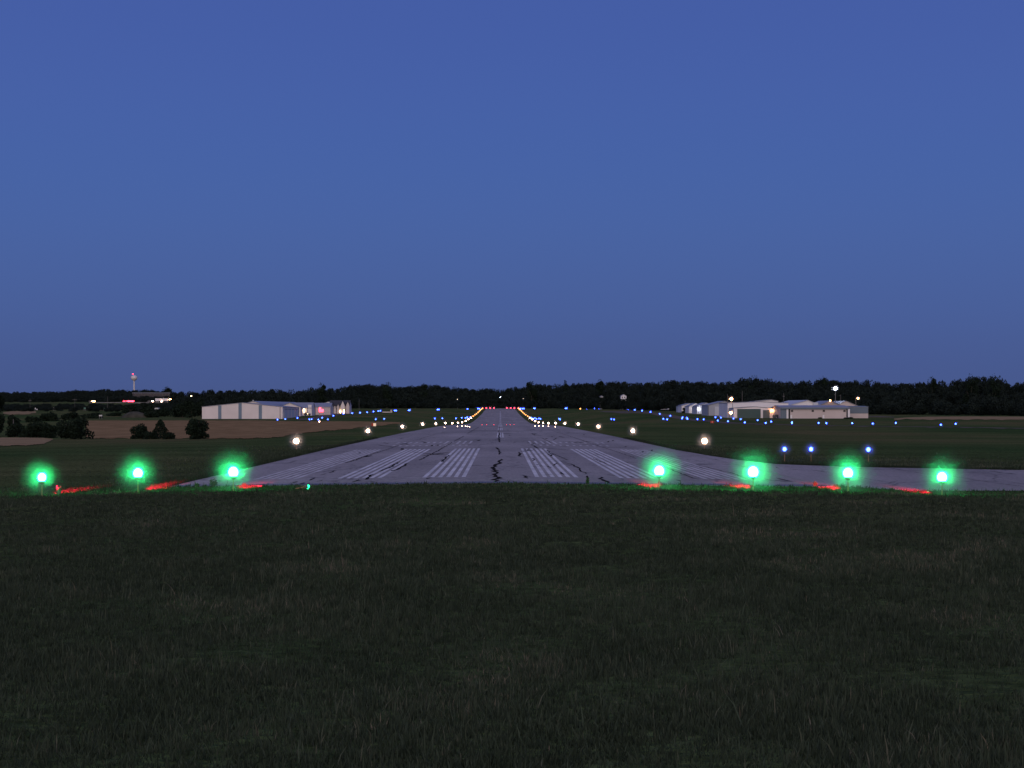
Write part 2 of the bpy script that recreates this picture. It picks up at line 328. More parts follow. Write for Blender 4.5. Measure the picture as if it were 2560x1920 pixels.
def build_cracks():
    vs = []; fs = []
    def add(pts, w):
        P = [np.array(ground_pt(*p)) for p in pts]; Q = []
        for a, b in zip(P[:-1], P[1:]):
            n = max(2, int(np.linalg.norm(b-a) / .7))
            for i in range(n):
                t = i/n; q = a + (b-a)*t; Q.append(q + rng.normal(0, min(.07, w*.45), 2)*np.array([1, 1.4]) if i else q)
        Q.append(P[-1]); n0 = len(vs)
        for i, q in enumerate(Q):
            d = Q[min(i+1, len(Q)-1)] - Q[max(i-1, 0)]; d = d/ (np.linalg.norm(d)+1e-9); nrm = np.array([-d[1], d[0]])
            ww = w*.5*rng.uniform(.6, 1.3)*(1 if 0 < i < len(Q)-1 else .4)
            for s in (-1, 1):
                x, y = q + s*ww*nrm; vs.append((x, y, tz(x, y) + PAVE + .013))
        fs.extend((n0+2*i, n0+2*i+1, n0+2*i+3, n0+2*i+2) for i in range(len(Q)-1))
    for pts, w in CR: add(pts, w*.5)
    # short dark flecks of sealant further along
    for k in range(70):
        y = rng.uniform(85, 230); x = rng.uniform(-9.5, 9.5); l = rng.uniform(.6, 3.2); a = rng.normal(0, .5)
        n0 = len(vs); w = rng.uniform(.05, .11)
        for t in (0, 1):
            for s in (-1, 1):
                xx = x + math.sin(a)*l*t + s*w; yy = y + l*t*2; vs.append((xx, yy, tz(xx, yy) + PAVE + .013))
        fs.append((n0, n0+1, n0+3, n0+2))
    me = bpy.data.meshes.new('crack_sealant'); me.from_pydata(vs, [], fs); tag(link('crack_sealant', me, TAR, RWY), kind='stuff')
build_cracks()
# crop fields and pale tracks as sheets on the ground
STUB = mat('wheat stubble', (.215, .135, .066), 1, 0, .22, .35, .6, stretch=(1, .25, 1))
TAN = mat('ripe crop', (.24, .165, .09), 1, 0, .15, .4, .4)
TRACK = mat('pale taxiway concrete', (.105, .09, .075), 1, 0, .12, .2)
def field(name, outline, M, off=.05, n=40, lo=60, hi=1500):
    """outline: surveyed top and bottom edges as (px, py_top, py_bottom)"""
    o = np.array(outline, float); pxs = np.linspace(o[0, 0], o[-1, 0], n); tp = np.interp(pxs, o[:, 0], o[:, 1]); bt = np.interp(pxs, o[:, 0], o[:, 2])
    vs = []; fs = []; k = 14
    for i, p in enumerate(pxs):
        bt[i] += 1.3*math.sin(p*.11) *math.sin(p*.037) + random.gauss(0, .35)*min(1, (bt[i]-tp[i])/8)
        d1 = hit(p, tp[i], 0, lo, hi, 1200); d0 = hit(p, bt[i], 0, lo, hi, 1200)
        for j in range(k):
            d = d0 + (d1-d0)*j/(k-1); x = xat(p, d); vs.append((x, d, tz(x, d) + off + rng.normal(0, .008)))
    for i in range(n-1):
        for j in range(k-1): fs.append((i*k+j, (i+1)*k+j, (i+1)*k+j+1, i*k+j+1))
    me = bpy.data.meshes.new(name); me.from_pydata(vs, [], fs); return tag(link(name, me, M), kind='structure')
field('stubble_field', [(215,1052,1097),(440,1052,1097),(560,1052,1097),(650,1052,1097),(700,1053,1093),(760,1054,1083),(880,1054,1072),(960,1055,1063),(1000,1056,1060)], STUB, .06, 220)
field('crop_strip', [(-60,1095,1117),(60,1095,1115),(110,1096,1110),(132,1098,1102)], TAN, .06, 70)
field('crop_field', [(2235,1047,1048.5),(2270,1044,1049),(2320,1042.3,1049.5),(2420,1041.6,1049.5),(2640,1042.5,1050)], TAN, .06, 40)
field('side_taxiway', [(1500,1028,1030),(1560,1028,1033),(1620,1029,1034),(1680,1037,1046),(1740,1049,1053),(1820,1056,1059.5),(1900,1060,1062),(2000,1063,1064.2),(2200,1066,1067.2),(2400,1068,1069.4),(2640,1072,1074.5)], TRACK, .05, 70)
field('hangar_taxiway', [(742,1047.5,1050.5),(770,1046,1050.5),(800,1039.5,1049),(830,1034.5,1041),(870,1031.8,1034.5),(920,1029.5,1031.5),(960,1028.4,1030)], TRACK, .06, 40)
field('far_crop_patch', [(8,1031,1034),(30,1028.5,1038),(60,1028,1036.5),(90,1028.5,1033)], TAN, .1, 16, 480)
field('verge_track', [(2150,1041,1044),(2200,1040.5,1043.5),(2235,1042.5,1044)], TRACK, .05, 16)
# ------------------------------------------------------------------ grass blades near the camera (uncountable: one object)
def build_grass():
    xs = []; ys = []
    def scat(n, y0, y1, k, pad=2.5):
        y = np.sqrt(rng.uniform(y0*y0, y1*y1, n)); x = rng.uniform(-1, 1, n)*(k*y + pad); xs.append(x - .004*y); ys.append(y)
    yy = np.linspace(5, 58, 2000); p = (yy*.67 + 5)*np.minimum(1, (9/yy))**1.45; cd = np.cumsum(p); cd /= cd[-1]
    nt_ = 185000; y = np.interp(rng.random(nt_), cd, yy); u = rng.uniform(-1, 1, nt_); x = u*(.335*y + 1.5) - .004*y; x += np.where(rng.random(nt_) < .2, np.sign(u)*rng.exponential(7, nt_) + np.sign(u)*(1 - np.abs(u))*(.335*y), 0)
    k = rng.integers(4, 13, nt_); xs.append(np.repeat(x, k) + rng.normal(0, .028, k.sum())); ys.append(np.repeat(y, k) + rng.normal(0, .028, k.sum()))
    TT = np.repeat(rng.beta(1.3, 2.2, nt_), k); TH = np.repeat(rng.gamma(7, 1/7., nt_), k)
    n = 60000; y = rng.uniform(55, 125, n); s = np.where(rng.random(n) < .5, -1, 1); x = s*(11.43 + rng.gamma(1.3, 1.5, n)); xs.append(x); ys.append(y)
    n = 34000; y = np.sqrt(rng.uniform(55**2, 150**2, n)); s = np.where(rng.random(n) < .5, -1, 1); xs.append(s*(11.40 + np.abs(rng.normal(0, .22, n)))); ys.append(y)
    n = 26000; x = 11.6 + 24*rng.random(n); y = taxi_far(x) + np.abs(rng.normal(0, .5, n)); xs.append(x); ys.append(y)
    n = 50000; x = rng.uniform(12, 34, n); y = taxi_far(x) + rng.gamma(1.3, 4, n); xs.append(x); ys.append(y)
    x = np.concatenate(xs); y = np.concatenate(ys)
    edge = 55.3 + .22*np.minimum(np.abs(x), 11.4)/11.4 + .55*rng.random(len(x))**2.5*(.5 + .5*np.sin(x*2.1 + 1.5*np.sin(x*.7)))
    edge = np.where(x > 11.4, 55.55 + .25*rng.random(len(x)), edge)
    onr = ((np.abs(x) < 11.40) & (y > edge)) | ((x > 11.4) & (y > edge) & (y < taxi_far(x)))
    n = len(x); T_ = np.concatenate([TT, rng.beta(1.5, 2.5, n - len(TT))]); H_ = np.concatenate([TH, np.full(60000, 1.2), np.full(60000, 2.0), np.full(50000, 1.2)]); T_[len(TT)+60000:len(TT)+120000] *= .25
    x = x[~onr]; y = y[~onr]; T_ = T_[~onr]; H_ = H_[~onr]; n = len(x); z = terr(x, y) - .01
    cl = .5 + .5*np.sin(x*1.7 + 1.3*np.sin(y*1.1)) * np.sin(y*1.3 + 1.1*np.sin(x*.9))
    h = rng.gamma(9, .0052, n) * (.7 + .5*cl) * H_ * np.where(y > 50, 1.15, np.clip(.62 + .025*y, .7, 1)) * np.where(rng.random(n) < .015, 1.7, 1)
    w = np.maximum(.0035, y*.00023) * rng.uniform(.8, 1.5, n)
    a = rng.uniform(0, 2*PI, n); lean = np.clip(rng.normal(0, .42, n), -.9, .9)*h; la = rng.uniform(0, 2*PI, n)
    ux, uy = np.cos(a)*w, np.sin(a)*w*.6; lx, ly = np.cos(la)*lean, np.sin(la)*lean
    P = np.stack([np.stack([x-ux, y-uy, z], -1), np.stack([x+ux, y+uy, z], -1), np.stack([x+ux*.7+lx*.4, y+uy*.7+ly*.4, z+h*.6], -1),
                  np.stack([x-ux*.7+lx*.4, y-uy*.7+ly*.4, z+h*.6], -1), np.stack([x+lx, y+ly, z+h], -1)], 1)
    b = np.arange(n)*5
    me = np_mesh('grass', P.reshape(-1, 3), np.stack([b, b+1, b+2, b+3], -1), np.stack([b+3, b+2, b+4], -1))
    dry = .5 + .5*np.sin(x*.61 + 2*np.sin(y*.37) + .8*np.sin(x*1.7)) * np.sin(y*.43 + 1.7*np.sin(x*.41))
    tone = np.clip(rng.beta(1.6, 2.6, n)*.35 + T_*.8 - .24 + .22*cl + .5*np.clip(dry - .68, 0, 1)*3.2*rng.random(n) + (rng.random(n) < .006)*.4, 0, 1)
    at = me.attributes.new('tone', 'FLOAT', 'POINT'); at.data.foreach_set('value', np.repeat(tone, 5).astype(np.float32))
    tag(link('grass', me, blade_material()), kind='stuff')
build_grass()

# ------------------------------------------------------------------ airfield lights
STEEL = mat('grey painted steel', (.22, .2, .18), .5, .4); ORANGE = mat('weathered orange stake', (.3, .16, .08), .7, .3)
HOUS = mat('lamp housing', (.12, .1, .09), .5, .4)
LENS = {'green': glow('green lens', (.010, 1.0, .22), 150), 'white': glow('warm white lens', (1, .62, .44), 32), 'blue': glow('blue lens', (.03, .075, 1.0), 36),
        'red': glow('red lens', (1, .03, .06), 14), 'amber': glow('amber lens', (1, .36, .07), 8), 'dim': glow('dim green lens', (.02, 1, .35), 5),
        'lampwarm': glow('sodium lamp', (1, .42, .16), 45), 'lampwhite': glow('mercury lamp', (.75, .82, 1), 60), 'house': glow('lit porch lamp', (1, .7, .38), 12)}
PX = 1611.0
_sphere = MB().ball((0, 0, 0), 1, n=16, k=10); _sph = bpy.data.meshes.new('lens'); _sph.from_pydata(_sphere.v, [], _sphere.f)
_sph.polygons.foreach_set('use_smooth', [True]*len(_sph.polygons))
LENSME = {}
for k_, M_ in LENS.items():
    me_ = _sph.copy(); me_.name = 'lens'; me_.materials.append(M_); LENSME[k_] = me_
def half_ball(cut):
    s = MB().ball((0, 0, 0), 1, n=24, k=14); v = [(x, min(y, cut), z) for x, y, z in s.v]
    me = bpy.data.meshes.new('bloom_fog'); me.from_pydata(v, [], s.f); return me
BLOOMME = {}
def add_bloom(root, z, R, dens, cut=None):  # ball of fog added round a lamp as stand-in for lens bloom
    dens = float('%.1e' % dens); k = (dens, cut)
    if k not in BLOOMME:
        me = _sph.copy() if cut is None else half_ball(cut); me.name = 'bloom_fog'; me.materials.append(bloom_mat(dens)); BLOOMME[k] = me
    o = link('bloom_fog', BLOOMME[k], None, root, (0, 0, z)); o.scale = (R, R, R); o['kind'] = 'stuff'; return o
STK = MB().tube((0, 0, -.12), (0, 0, .40), .018, .018, 8).build('stake', ORANGE); STKME = STK.data; bpy.data.objects.remove(STK)
h_ = MB().lathe([(.03, .36), (.075, .40), (.09, .44), (.09, .47), (.06, .475)], 14).build('lamp_housing', HOUS); HOUSME = h_.data; bpy.data.objects.remove(h_)
def airfield_light(name, label, cat, x, y, kind, r, H=.58, group=None, bloomR=None, tau=.22, parts=True, cut=None):
    z = tz(x, y); t = thing(name, label, cat, (x, y, z), 0, group)
    s = H/.58
    if parts:
        o = link('stake', STKME, None, t); o.scale = (1, 1, s)
        o = link('lamp_housing', HOUSME, None, t, (0, 0, 0)); o.scale = (1.2, 1.2, s)
    o = link('lens', LENSME[kind], None, t, (0, 0, H)); o.scale = (r, r, r*1.1)
    if bloomR: add_bloom(t, H, bloomR, tau/bloomR, cut)
    return t
ORD = 'first second third fourth fifth sixth seventh eighth ninth tenth eleventh twelfth thirteenth fourteenth fifteenth sixteenth seventeenth eighteenth nineteenth twentieth'.split()
def ordn(i): return ORD[i] if i < 20 else 'twenty-' + ORD[i-20]
# threshold bar: green towards the approach, red down the runway
GREEN = [(104.9,'leftmost'),(344.9,'second from left'),(583.3,'third from left'),(1648,'fourth from left'),(1882.9,'fifth from left'),(2120.1,'sixth from left'),(2355.1,'rightmost')]
for (px, w), lr in zip(GREEN, (.132, .15, .16, .158, .17, .158, .155)):
    x = xat(px, 51.8)
    t = airfield_light('threshold_light', f'green threshold light on a thin stake, {w} of the seven before the runway', 'runway light', x, 51.8, 'green', lr, .62,
                       'green threshold lights across the runway end', 7.4*lr, 1.0, True, .11)
    L = bpy.data.lights.new('red_lamp', 'SPOT'); L.energy = 11000; L.color = (1, 0, .045); L.spot_size = math.radians(17); L.spot_blend = .7; L.shadow_soft_size = .03
    lo = bpy.data.objects.new('red_lamp', L); COL.objects.link(lo); lo.parent = t; lo.location = (0, .2, .56)
    lo.rotation_euler = (math.radians(90 - 11.5), 0, 0)
t = thing('fallen_threshold_light', 'knocked over threshold light glowing faint green in the grass left of the stripes', 'runway light', (xat(761, 52.5), 52.5, tz(xat(761, 52.5), 52.5)), .6)
MB().tube((-.3, .05, .04), (.0, 0, .09), .018).build('stake', ORANGE, t); MB().tube((0, 0, .09), (.09, 0, .1), .06, .08, 12).build('lamp_housing', HOUS, t)
o = link('lens', LENSME['dim'], None, t, (.14, 0, .11)); o.scale = (.05, .05, .05)
o = link('lens', LENSME['dim'], None, t, (.1, -.05, .03)); o.scale = (.035, .02, .02)
# runway edge lights, every 61 m
for s, side in ((-1, 'left'), (1, 'right')):
    for n in range(1, 21):
        y = 51.8 + 61.05*n; x = s*14.3; kind = 'white' if n < 13 else 'amber'; u = y/PX
        r = max(.175, .5*u) if n < 13 else .4*u
        R = max(1.0, (5 - .25*n if n < 10 else 2.8)*u)
        kw = 'white' if n < 13 else 'amber'
        airfield_light('runway_edge_light', f'{ordn(n-1)} light from the near end in the {side} edge row, glowing {kw}', 'runway light', x, y, kind, r, .58,
                       f'{side} runway edge lights', R, .8, n < 6)
for i in range(4):
    for s, side in ((-1, 'left'), (1, 'right')):
        y = 1287; x = s*(14.3 - 3.05*i)
        airfield_light('runway_end_light', f'red light at the far runway end, {ordn(i)} inwards from its {side} edge', 'runway light', x, y, 'red', .5*y/PX, .55,
                       'red lights across the far runway end', 3*y/PX, .9, False)
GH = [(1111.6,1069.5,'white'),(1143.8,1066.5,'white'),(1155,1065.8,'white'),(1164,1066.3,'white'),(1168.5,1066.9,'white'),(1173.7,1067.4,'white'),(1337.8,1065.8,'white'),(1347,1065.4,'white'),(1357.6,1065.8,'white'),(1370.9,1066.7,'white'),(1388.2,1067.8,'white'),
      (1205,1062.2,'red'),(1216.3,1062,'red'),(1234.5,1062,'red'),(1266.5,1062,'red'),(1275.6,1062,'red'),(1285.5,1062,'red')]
cnt = {}
for px, py, k in GH:  # glowing spots added to imitate lights mirrored in the runway, no real fixtures
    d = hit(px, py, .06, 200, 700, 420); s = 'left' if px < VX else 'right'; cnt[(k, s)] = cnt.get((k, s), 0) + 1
    t = thing('mirrored_light', f'{ordn(cnt[(k, s)]-1)} {k} mirrored light from left, low on the runway, {s} of its centre', 'light spot', (xat(px, d), d, tz(xat(px, d), d) + PAVE), 0, f'{k} mirrored light spots low on the {s} half of the runway')
    MB().lathe([(.12, -.02), (.12, .03), (.08, .05)], 12).build('ghost_rim', HOUS, t)
    q = link('lens', LENSME[k], None, t, (0, 0, .06)); r = (.34 if k == 'white' else .16)*d/PX; q.scale = (r, r, r)  # glowing ball standing in for the mirrored light, no real lens
# near blue taxiway lights on stakes
for i, (px, py, y) in enumerate([(1961.5, 1119, 86.5), (2027.6, 1120.3, 86.5), (2171, 1126, 85.6)]):
    airfield_light('taxiway_light', f'{["leftmost","middle","rightmost"][i]} of three near blue taxiway lights on stakes at right', 'taxiway light',
                   xat(px, y), y, 'blue', .095, .68, 'near blue taxiway lights', .62, 1.0, True)
def ZA(x0, y0, l): return [(x0 + a/9.217, y0 + b/9.217) for a, b in l]
LEFT_NEAR = ZA(680, 920, [(128,1192),(307,1178),(585,1155),(860,1182),(912,1180),(1067,1187),(1155,1150),(1288,1182),(1415,1100),(1645,1052),(1845,1042),(2030,1032)])
LEFT_FAR = ZA(900, 920, [(0,1030),(165,1022),(312,1003),(422,993),(467,988),(800,982),(832,982),(1120,975),(1148,972),(1786,960),(1816,957)]) + ZA(1130, 960, [(358,575),(598,567),(630,570)])
LEFT_MID = ZA(900, 920, [(363,1180),(558,1172),(1725,1167),(1897,1160)]) + ZA(1130, 960, [(92,793),(225,780),(315,785),(352,768),(420,767)])
RIGHT_MID = ZA(1130, 960, [(1835,780),(1875,803),(1910,787),(1948,805),(2003,795),(2040,805)]) + ZA(1360, 920, [(347,1171),(373,1184),(1552,1178),(1615,1187)])
RIGHT_FAR = ZA(1130, 960, [(1580,568),(1622,570),(1657,567),(1886,550),(1908,563)]) + ZA(1360, 920, [(497,918),(522,928),(990,930),(1157,920),(1268,935),(1588,937),(1735,922),(1800,938),(1940,950),(2042,925),(2092,963)]) + ZA(1600, 920, [(48,983)])
RIGHT_NEAR = ZA(1600, 920, [(243,1013),(455,1058),(698,1105),(538,1172),(627,1183),(980,1138),(968,1165),(1082,1150),(1094,1175),(1322,1177),(1467,1185),(1738,1135),(1865,1142),(1792,1213),(2027,1230)])
RIGHT_FRONT = ZA(1800, 920, [(310,1165),(480,1180),(572,1253),(868,1203),(1055,1270),(1180,1235),(1660,1250),(1658,1275)]) + ZA(1960, 920, [(798,1267),(975,1272),(1572,1272),(2045,1283)]) + [(2239.6,1057.4),(2352.3,1062.2),(2389.2,1060)]
for pts, place, grp in ((LEFT_NEAR, 'before the left hangars', 'blue lights before the left hangars'), (LEFT_FAR, 'far beyond, left of the runway end', 'blue lights left of the far runway end'),
                        (LEFT_MID, 'behind the left white edge lights', 'blue lights behind the left edge lights'), (RIGHT_MID, 'behind the right white edge lights', 'blue lights behind the right edge lights'),
                        (RIGHT_FAR, 'far beyond, right of the runway end', 'blue lights right of the far runway end'), (RIGHT_NEAR, 'on the curve before the small grey hangars', 'blue lights on the right taxiway curve'),
                        (RIGHT_FRONT, 'before the right beige hangars', 'blue lights before the right hangars')):
    for i, (px, py) in enumerate(sorted(pts)):
        d = hit(px, py, .42, 150, 1320, 1290); u = d/PX
        airfield_light('taxiway_light', f'{ordn(i)} blue taxiway light from left {place}', 'taxiway light', xat(px, d), d, 'blue', max(.11, .42*u), .42, grp, max(.6, 3.0*u), .9, False)
d = hit(1450.8, 1021.8, .42, 300, 1320, 1290)
airfield_light('taxiway_light', 'single amber light among the far blue lights right of the runway', 'taxiway light', xat(1450.8, d), d, 'amber', .5*d/PX, .42, None, 2.4*d/PX, .7, False)
d = hit(798.3, 1054.2, .4, 150, 700)
airfield_light('field_light', 'single small white light at the edge of the brown field left', 'light', xat(798.3, d), d, 'white', .4*d/PX, .4, None, 1.5*d/PX, .15, False)
# small can behind the leftmost threshold light, caught in its red beam
jx, jy = xat(147, 53.3), 53.3
t = thing('junction_can', 'short can with two prongs in the grass, lit red beside the leftmost green light', 'junction box', (jx, jy, tz(jx, jy)))
PALE = mat('pale painted metal', (.5, .48, .45), .5, .4)
PALE2 = mat('dull grey can', (.06, .06, .06), .7, .2)
MB().lathe([(.075, -.05), (.075, .2), (.09, .2), (.09, .23)], 14).build('body', PALE2, t)
for s in (-1, 1): MB().tube((s*.055, 0, .23), (s*.065, 0, .31), .018, .014).build('prong', PALE2, t)
# weeds at the pavement edge
LEAF = {}
def leafmat(name, c): return mat(name, c, .9, .05, .4, .25)
def weed(px, d, w, h, label):
    x = xat(px, d); z = tz(x, d); b = MB()
    for i in range(170):
        a = random.uniform(0, 2*PI); q = random.random(); r = w*.5*math.sqrt(random.random())*(1 - .35*q); p = Vector((r*math.cos(a), r*math.sin(a)*.8, h*q*random.uniform(.6, 1)))
        s = random.uniform(.02, .05); u = Vector((random.gauss(0,1), random.gauss(0,1), random.gauss(0,.6))).normalized()*s; v = u.orthogonal().normalized()*s*.45
        b.add([p-u, p+v, p+u, p-v], [(0,1,2,3)])
    t = thing('weed_clump', label, 'weed', (x, d, z)); b.build('leaves', leafmat('weed leaves', (.05, .085, .04)), t)
    s = MB()
    for i in range(9):
        a = random.uniform(0, 2*PI); s.tube((0, 0, -.02), (w*.4*math.cos(a), w*.3*math.sin(a), h*random.uniform(.6, .95)), .006, .003, 5)
    s.build('stems', mat('weed stems', (.06, .06, .03), .8), t)
weed(533, 56.3, .34, .26, 'bushy green weed at the left pavement corner beside a green light')
weed(1469, 55.4, .12, .26, 'thin weed standing in a pavement crack right of centre')
weed(2037.6, 55.9, .16, .17, 'small dark weed at the taxiway edge between the right green lights')
weed(610, 55.2, .2, .12, 'low weed beside the red glow under the third green light')
weed(492, 55.6, .18, .12, 'low weed near the left corner of the pavement')

# ------------------------------------------------------------------ vegetation
def crown_arrays(R, H, n, leaf, lobes=6, cone=False, seed=0):
    """leaf-clump faces filling a crown of several uneven lobes (unit-free arrays: verts (n*4,3))"""
    g = np.random.default_rng(seed)
    if cone:
        q = g.random(n)**1.35; a = g.uniform(0, 2*PI, n); r = R*(1 - q)**.7*(.35 + .65*g.random(n)**.5)*(1 + .16*np.sin(q*17 + 3*np.sin(a)))
        P = np.stack([r*np.cos(a), r*np.sin(a), H*q], -1)
    else:
        c = [np.array([0, 0, H*.55])]; rad = [np.array([R*.72, R*.72, H*.42])]
        for i in range(lobes):
            a = g.uniform(0, 2*PI); e = g.uniform(.2, .8); c.append(np.array([R*.6*math.cos(a)*(1.1-e*.6), R*.6*math.sin(a)*(1.1-e*.6), H*e]))
            rr = R*g.uniform(.34, .5); rad.append(np.array([rr, rr, min(rr, H*.3)*g.uniform(.8, 1.1)]))
        k = g.integers(0, len(c), n); d = g.normal(size=(n, 3)); d /= np.linalg.norm(d, axis=1)[:, None]
        P = np.array(c)[k] + d*np.array(rad)[k]*(g.random(n)**.3)[:, None]
        P[:, 2] = np.clip(P[:, 2], .02*H, None)
    u = g.normal(size=(n, 3)); u /= np.linalg.norm(u, axis=1)[:, None]; w = np.cross(u, g.normal(size=(n, 3))); w /= np.linalg.norm(w, axis=1)[:, None]
    s = (leaf*g.uniform(.6, 1.5, n))[:, None]
    return np.stack([P-u*s, P+w*s*.7, P+u*s, P-w*s*.7], 1).reshape(-1, 3)
def quads(n): b = np.arange(n)*4; return np.stack([b, b+1, b+2, b+3], -1)
LV = {'deep': leafmat('dark leaves', (.014, .022, .013)), 'mid': leafmat('green leaves', (.022, .032, .016)), 'grey': leafmat('grey green leaves', (.05, .058, .04))}
BARK = mat('bark', (.09, .07, .055), .9, .1, .3, 4)
def tree(name, label, px, d, R, H, seed, tone='deep', cone=False, n=1500, leaf=.2, lift=0.0, group=None, cat='tree', lobes=7, sink=0):
    x = xat(px, d); z = tz(x, d) - sink; t = thing(name, label, cat, (x, d, z), random.uniform(0, 6), group)
    H0 = H*lift; v = crown_arrays(R, H-H0, n, leaf, lobes, cone, seed); v[:, 2] += H0
    if lift == 0 and not cone: w = crown_arrays(R*.92, H*.55, n//2, leaf, lobes, False, seed+500); w[:, 2] *= .9; v = np.concatenate([v, w])
    top = np.percentile(v[:, 2], 99.5); v[:, 2] *= H/top
    link('crown', np_mesh('crown', v, quads(len(v)//4)), LV[tone], t)
    b = MB().tube((0, 0, -.3), (0, 0, H*.5), max(.05, R*.05), R*.025, 8)
    for i in range(4):
        a = i*1.6 + seed; b.tube((0, 0, H*(.2+.08*i)), (R*.5*math.cos(a), R*.5*math.sin(a), H*(.45+.1*i)), R*.025, R*.01, 6)
    b.build('trunk', BARK, t); return t
def place_tree(name, label, px0, px1, py0, py1, seed, d=None, **k):
    k.setdefault('sink', .15)
    """surveyed box -> distance from its foot, then true size"""
    d = d or hit((px0+px1)/2, py1, 0, 90, 1500); H = zat(py0, d) - tz(xat((px0+px1)/2, d), d)
    return tree(name, label, (px0+px1)/2, d, m(px1-px0, d)/2, H, seed, **k)
place_tree('round_tree', 'broad dark round tree at the left field corner, largest of the near trees', 130, 234, 1040, 1098, 1, n=2600, leaf=.13)
place_tree('small_tree', 'low bushy dark tree directly left of the pointed one in the brown field', 320, 375, 1058, 1097, 2, n=1700, leaf=.1)
place_tree('pointed_tree', 'pointed dark tree between two rounder ones in the brown field', 374, 428, 1046, 1097, 3, cone=True, n=2000, leaf=.1)
place_tree('field_tree', 'rounded dark tree standing alone before the striped hangar', 460, 529, 1046, 1098, 4, n=2200, leaf=.12)
place_tree('edge_tree', 'tall dark tree cut off by the left edge of the picture', -45, 17, 978, 1092, 5, d=235, n=2600, leaf=.16)
BUSH = [(20,78,1050,1090,'first'),(62,118,1054,1092,'second'),(100,150,1047,1080,'third'),(-10,34,1052,1088,'fourth')]
place_tree('bush', 'dark sprawling bush beside the tall tree at the left edge', 12, 70, 1056, 1093, 11, n=1100, leaf=.12, cat='bush')
place_tree('bush', 'dark bush left of the broad round tree', 60, 128, 1052, 1094, 12, n=1300, leaf=.13, cat='bush')
place_tree('bush', 'low dark undergrowth joining the bushy tree and the pointed tree', 352, 398, 1076, 1098, 13, n=900, leaf=.09, cat='bush')
place_tree('bush', 'low dark undergrowth at the right foot of the pointed tree', 404, 440, 1078, 1098, 14, n=700, leaf=.09, cat='bush')
place_tree('bush', 'dark bush filling the gap left of the broad round tree', 100, 148, 1058, 1095, 15, n=1100, leaf=.12, cat='bush')
place_tree('bush', 'low dark bush between the two bushes near the left edge', 46, 84, 1066, 1094, 16, n=800, leaf=.11, cat='bush')
MIDB = [(95,150,1030,1056,430,'dark bush mass rising just behind the broad round tree'),(150,205,1029,1054,470,'dark leafy bush behind the broad round tree on its right'),(200,262,1031,1052,520,'dark bush left of the soil mound'),
        (60,100,1040,1062,400,'small dark bush below the pale field patch at left'),(380,432,1018,1048,600,'dark tree right of the soil mound'),(425,476,1008,1050,560,'dark tall tree left of the trees by the striped hangar'),
        (262,310,1030,1046,620,'low dark bush touching the soil mound on its left'),(335,392,1006,1034,700,'dark rounded tree above the soil mound'),(300,350,1010,1030,760,'dark tree under the red tail lights'),
        (15,60,1037,1060,330,'dark bush under the pale field patch near the left edge'),(355,400,1028,1048,560,'dark bush at the foot of the soil mound, right side')]
for i, (a, b, c, e, dd, lab) in enumerate(MIDB): place_tree('tree' if 'tree' in lab else 'bush', lab, a, b, c, e, 20+i, d=dd, n=900, leaf=.3 if dd > 500 else .22, cat='tree' if ' tree ' in lab + ' ' and 'bush' not in lab.split('behind')[0] else 'bush')
for i, (a, b, c, lab) in enumerate([(462, 496, 1000, 'dark tree behind the striped hangar, second of the clump at its left wall'), (438, 474, 1004, 'dark tree in the clump left of the striped hangar, farthest left'), (486, 514, 998, 'dark tree touching the left corner of the striped hangar')]):
    place_tree('hangar_tree', lab, a, b, c, 1049, 40+i, d=530 + 12*i, n=900, leaf=.28, group='trees left of the striped hangar')
place_tree('hedge_bush', 'dark low bush at the right corner of the beige hangar', 2104, 2137, 1041.5, 1050, 50, d=428, n=500, leaf=.14, cat='bush')
place_tree('hedge_bush', 'small dark shrub by the white door of the beige hangar', 2044, 2056, 1041.5, 1047.5, 51, d=433, n=260, leaf=.1, cat='bush')
place_tree('round_bush', 'dark round bush before the farthest small grey hangar at right', 1703, 1718, 1018.5, 1028.5, 52, d=735, n=400, leaf=.22, cat='bush')
# skyline of the surrounding woods, surveyed
SKY = [(-60,982),(0,980),(60,980),(110,978.5),(150,978),(180,975),(190,974),(228,977),(250,977),(258,973),(270,971),(280,975),(300,974),(318,976),(350,976),(365,974),(395,977),(402,976),(440,981),(455,979),(475,981.5),
 (500,980),(530,975),(545,973.5),(565,976),(575,974),(615,976),(650,977),(665,976),(680,971),(690,972),(705,973),(712,978),(725,976),(745,978),(765,974),(780,970),(794,969.5),(815,970),(840,970.5),(855,967),(870,964),(890,962),
 (905,961),(928,960),(935,963.5),(945,965),(950,961),(965,959),(978,966),(985,968),(1005,968),(1020,966),(1030,965),(1037,970),(1045,964.5),(1060,962),(1090,962),(1112,967),(1140,968),(1160,970),(1200,973.5),(1225,971.5),
 (1248,974.5),(1260,974.5),(1270,972),(1285,968),(1310,969),(1340,960),(1359,960.8),(1392,961.8),(1407,960.5),(1425,960),(1450,958.5),(1475,958),(1520,955),(1535,954),(1575,955),(1600,957),(1615,955.5),(1640,959),(1652,956),(1660,952.5),
 (1672,955),(1685,952),(1710,952.5),(1735,956.5),(1757,952),(1785,958),(1800,955),(1810,957),(1822,953),(1848,955),(1860,949),(1875,945),(1895,945),(1911,947),(1920,949),(1933,948),(1950,957),(1968,953.5),(1992,956),(2017,954.5),
 (2025,951.5),(2067,950),(2090,949),(2110,956),(2130,953),(2165,950),(2180,954),(2215,957.5),(2235,961),(2260,958),(2275,961),(2290,958),(2310,957),(2350,960),(2357,957),(2370,952),(2400,948),(2435,942.5),(2450,946),(2470,942),(2490,944),(2515,955),(2530,960),(2550,957),(2640,958)]
SKYA = np.array(SKY)
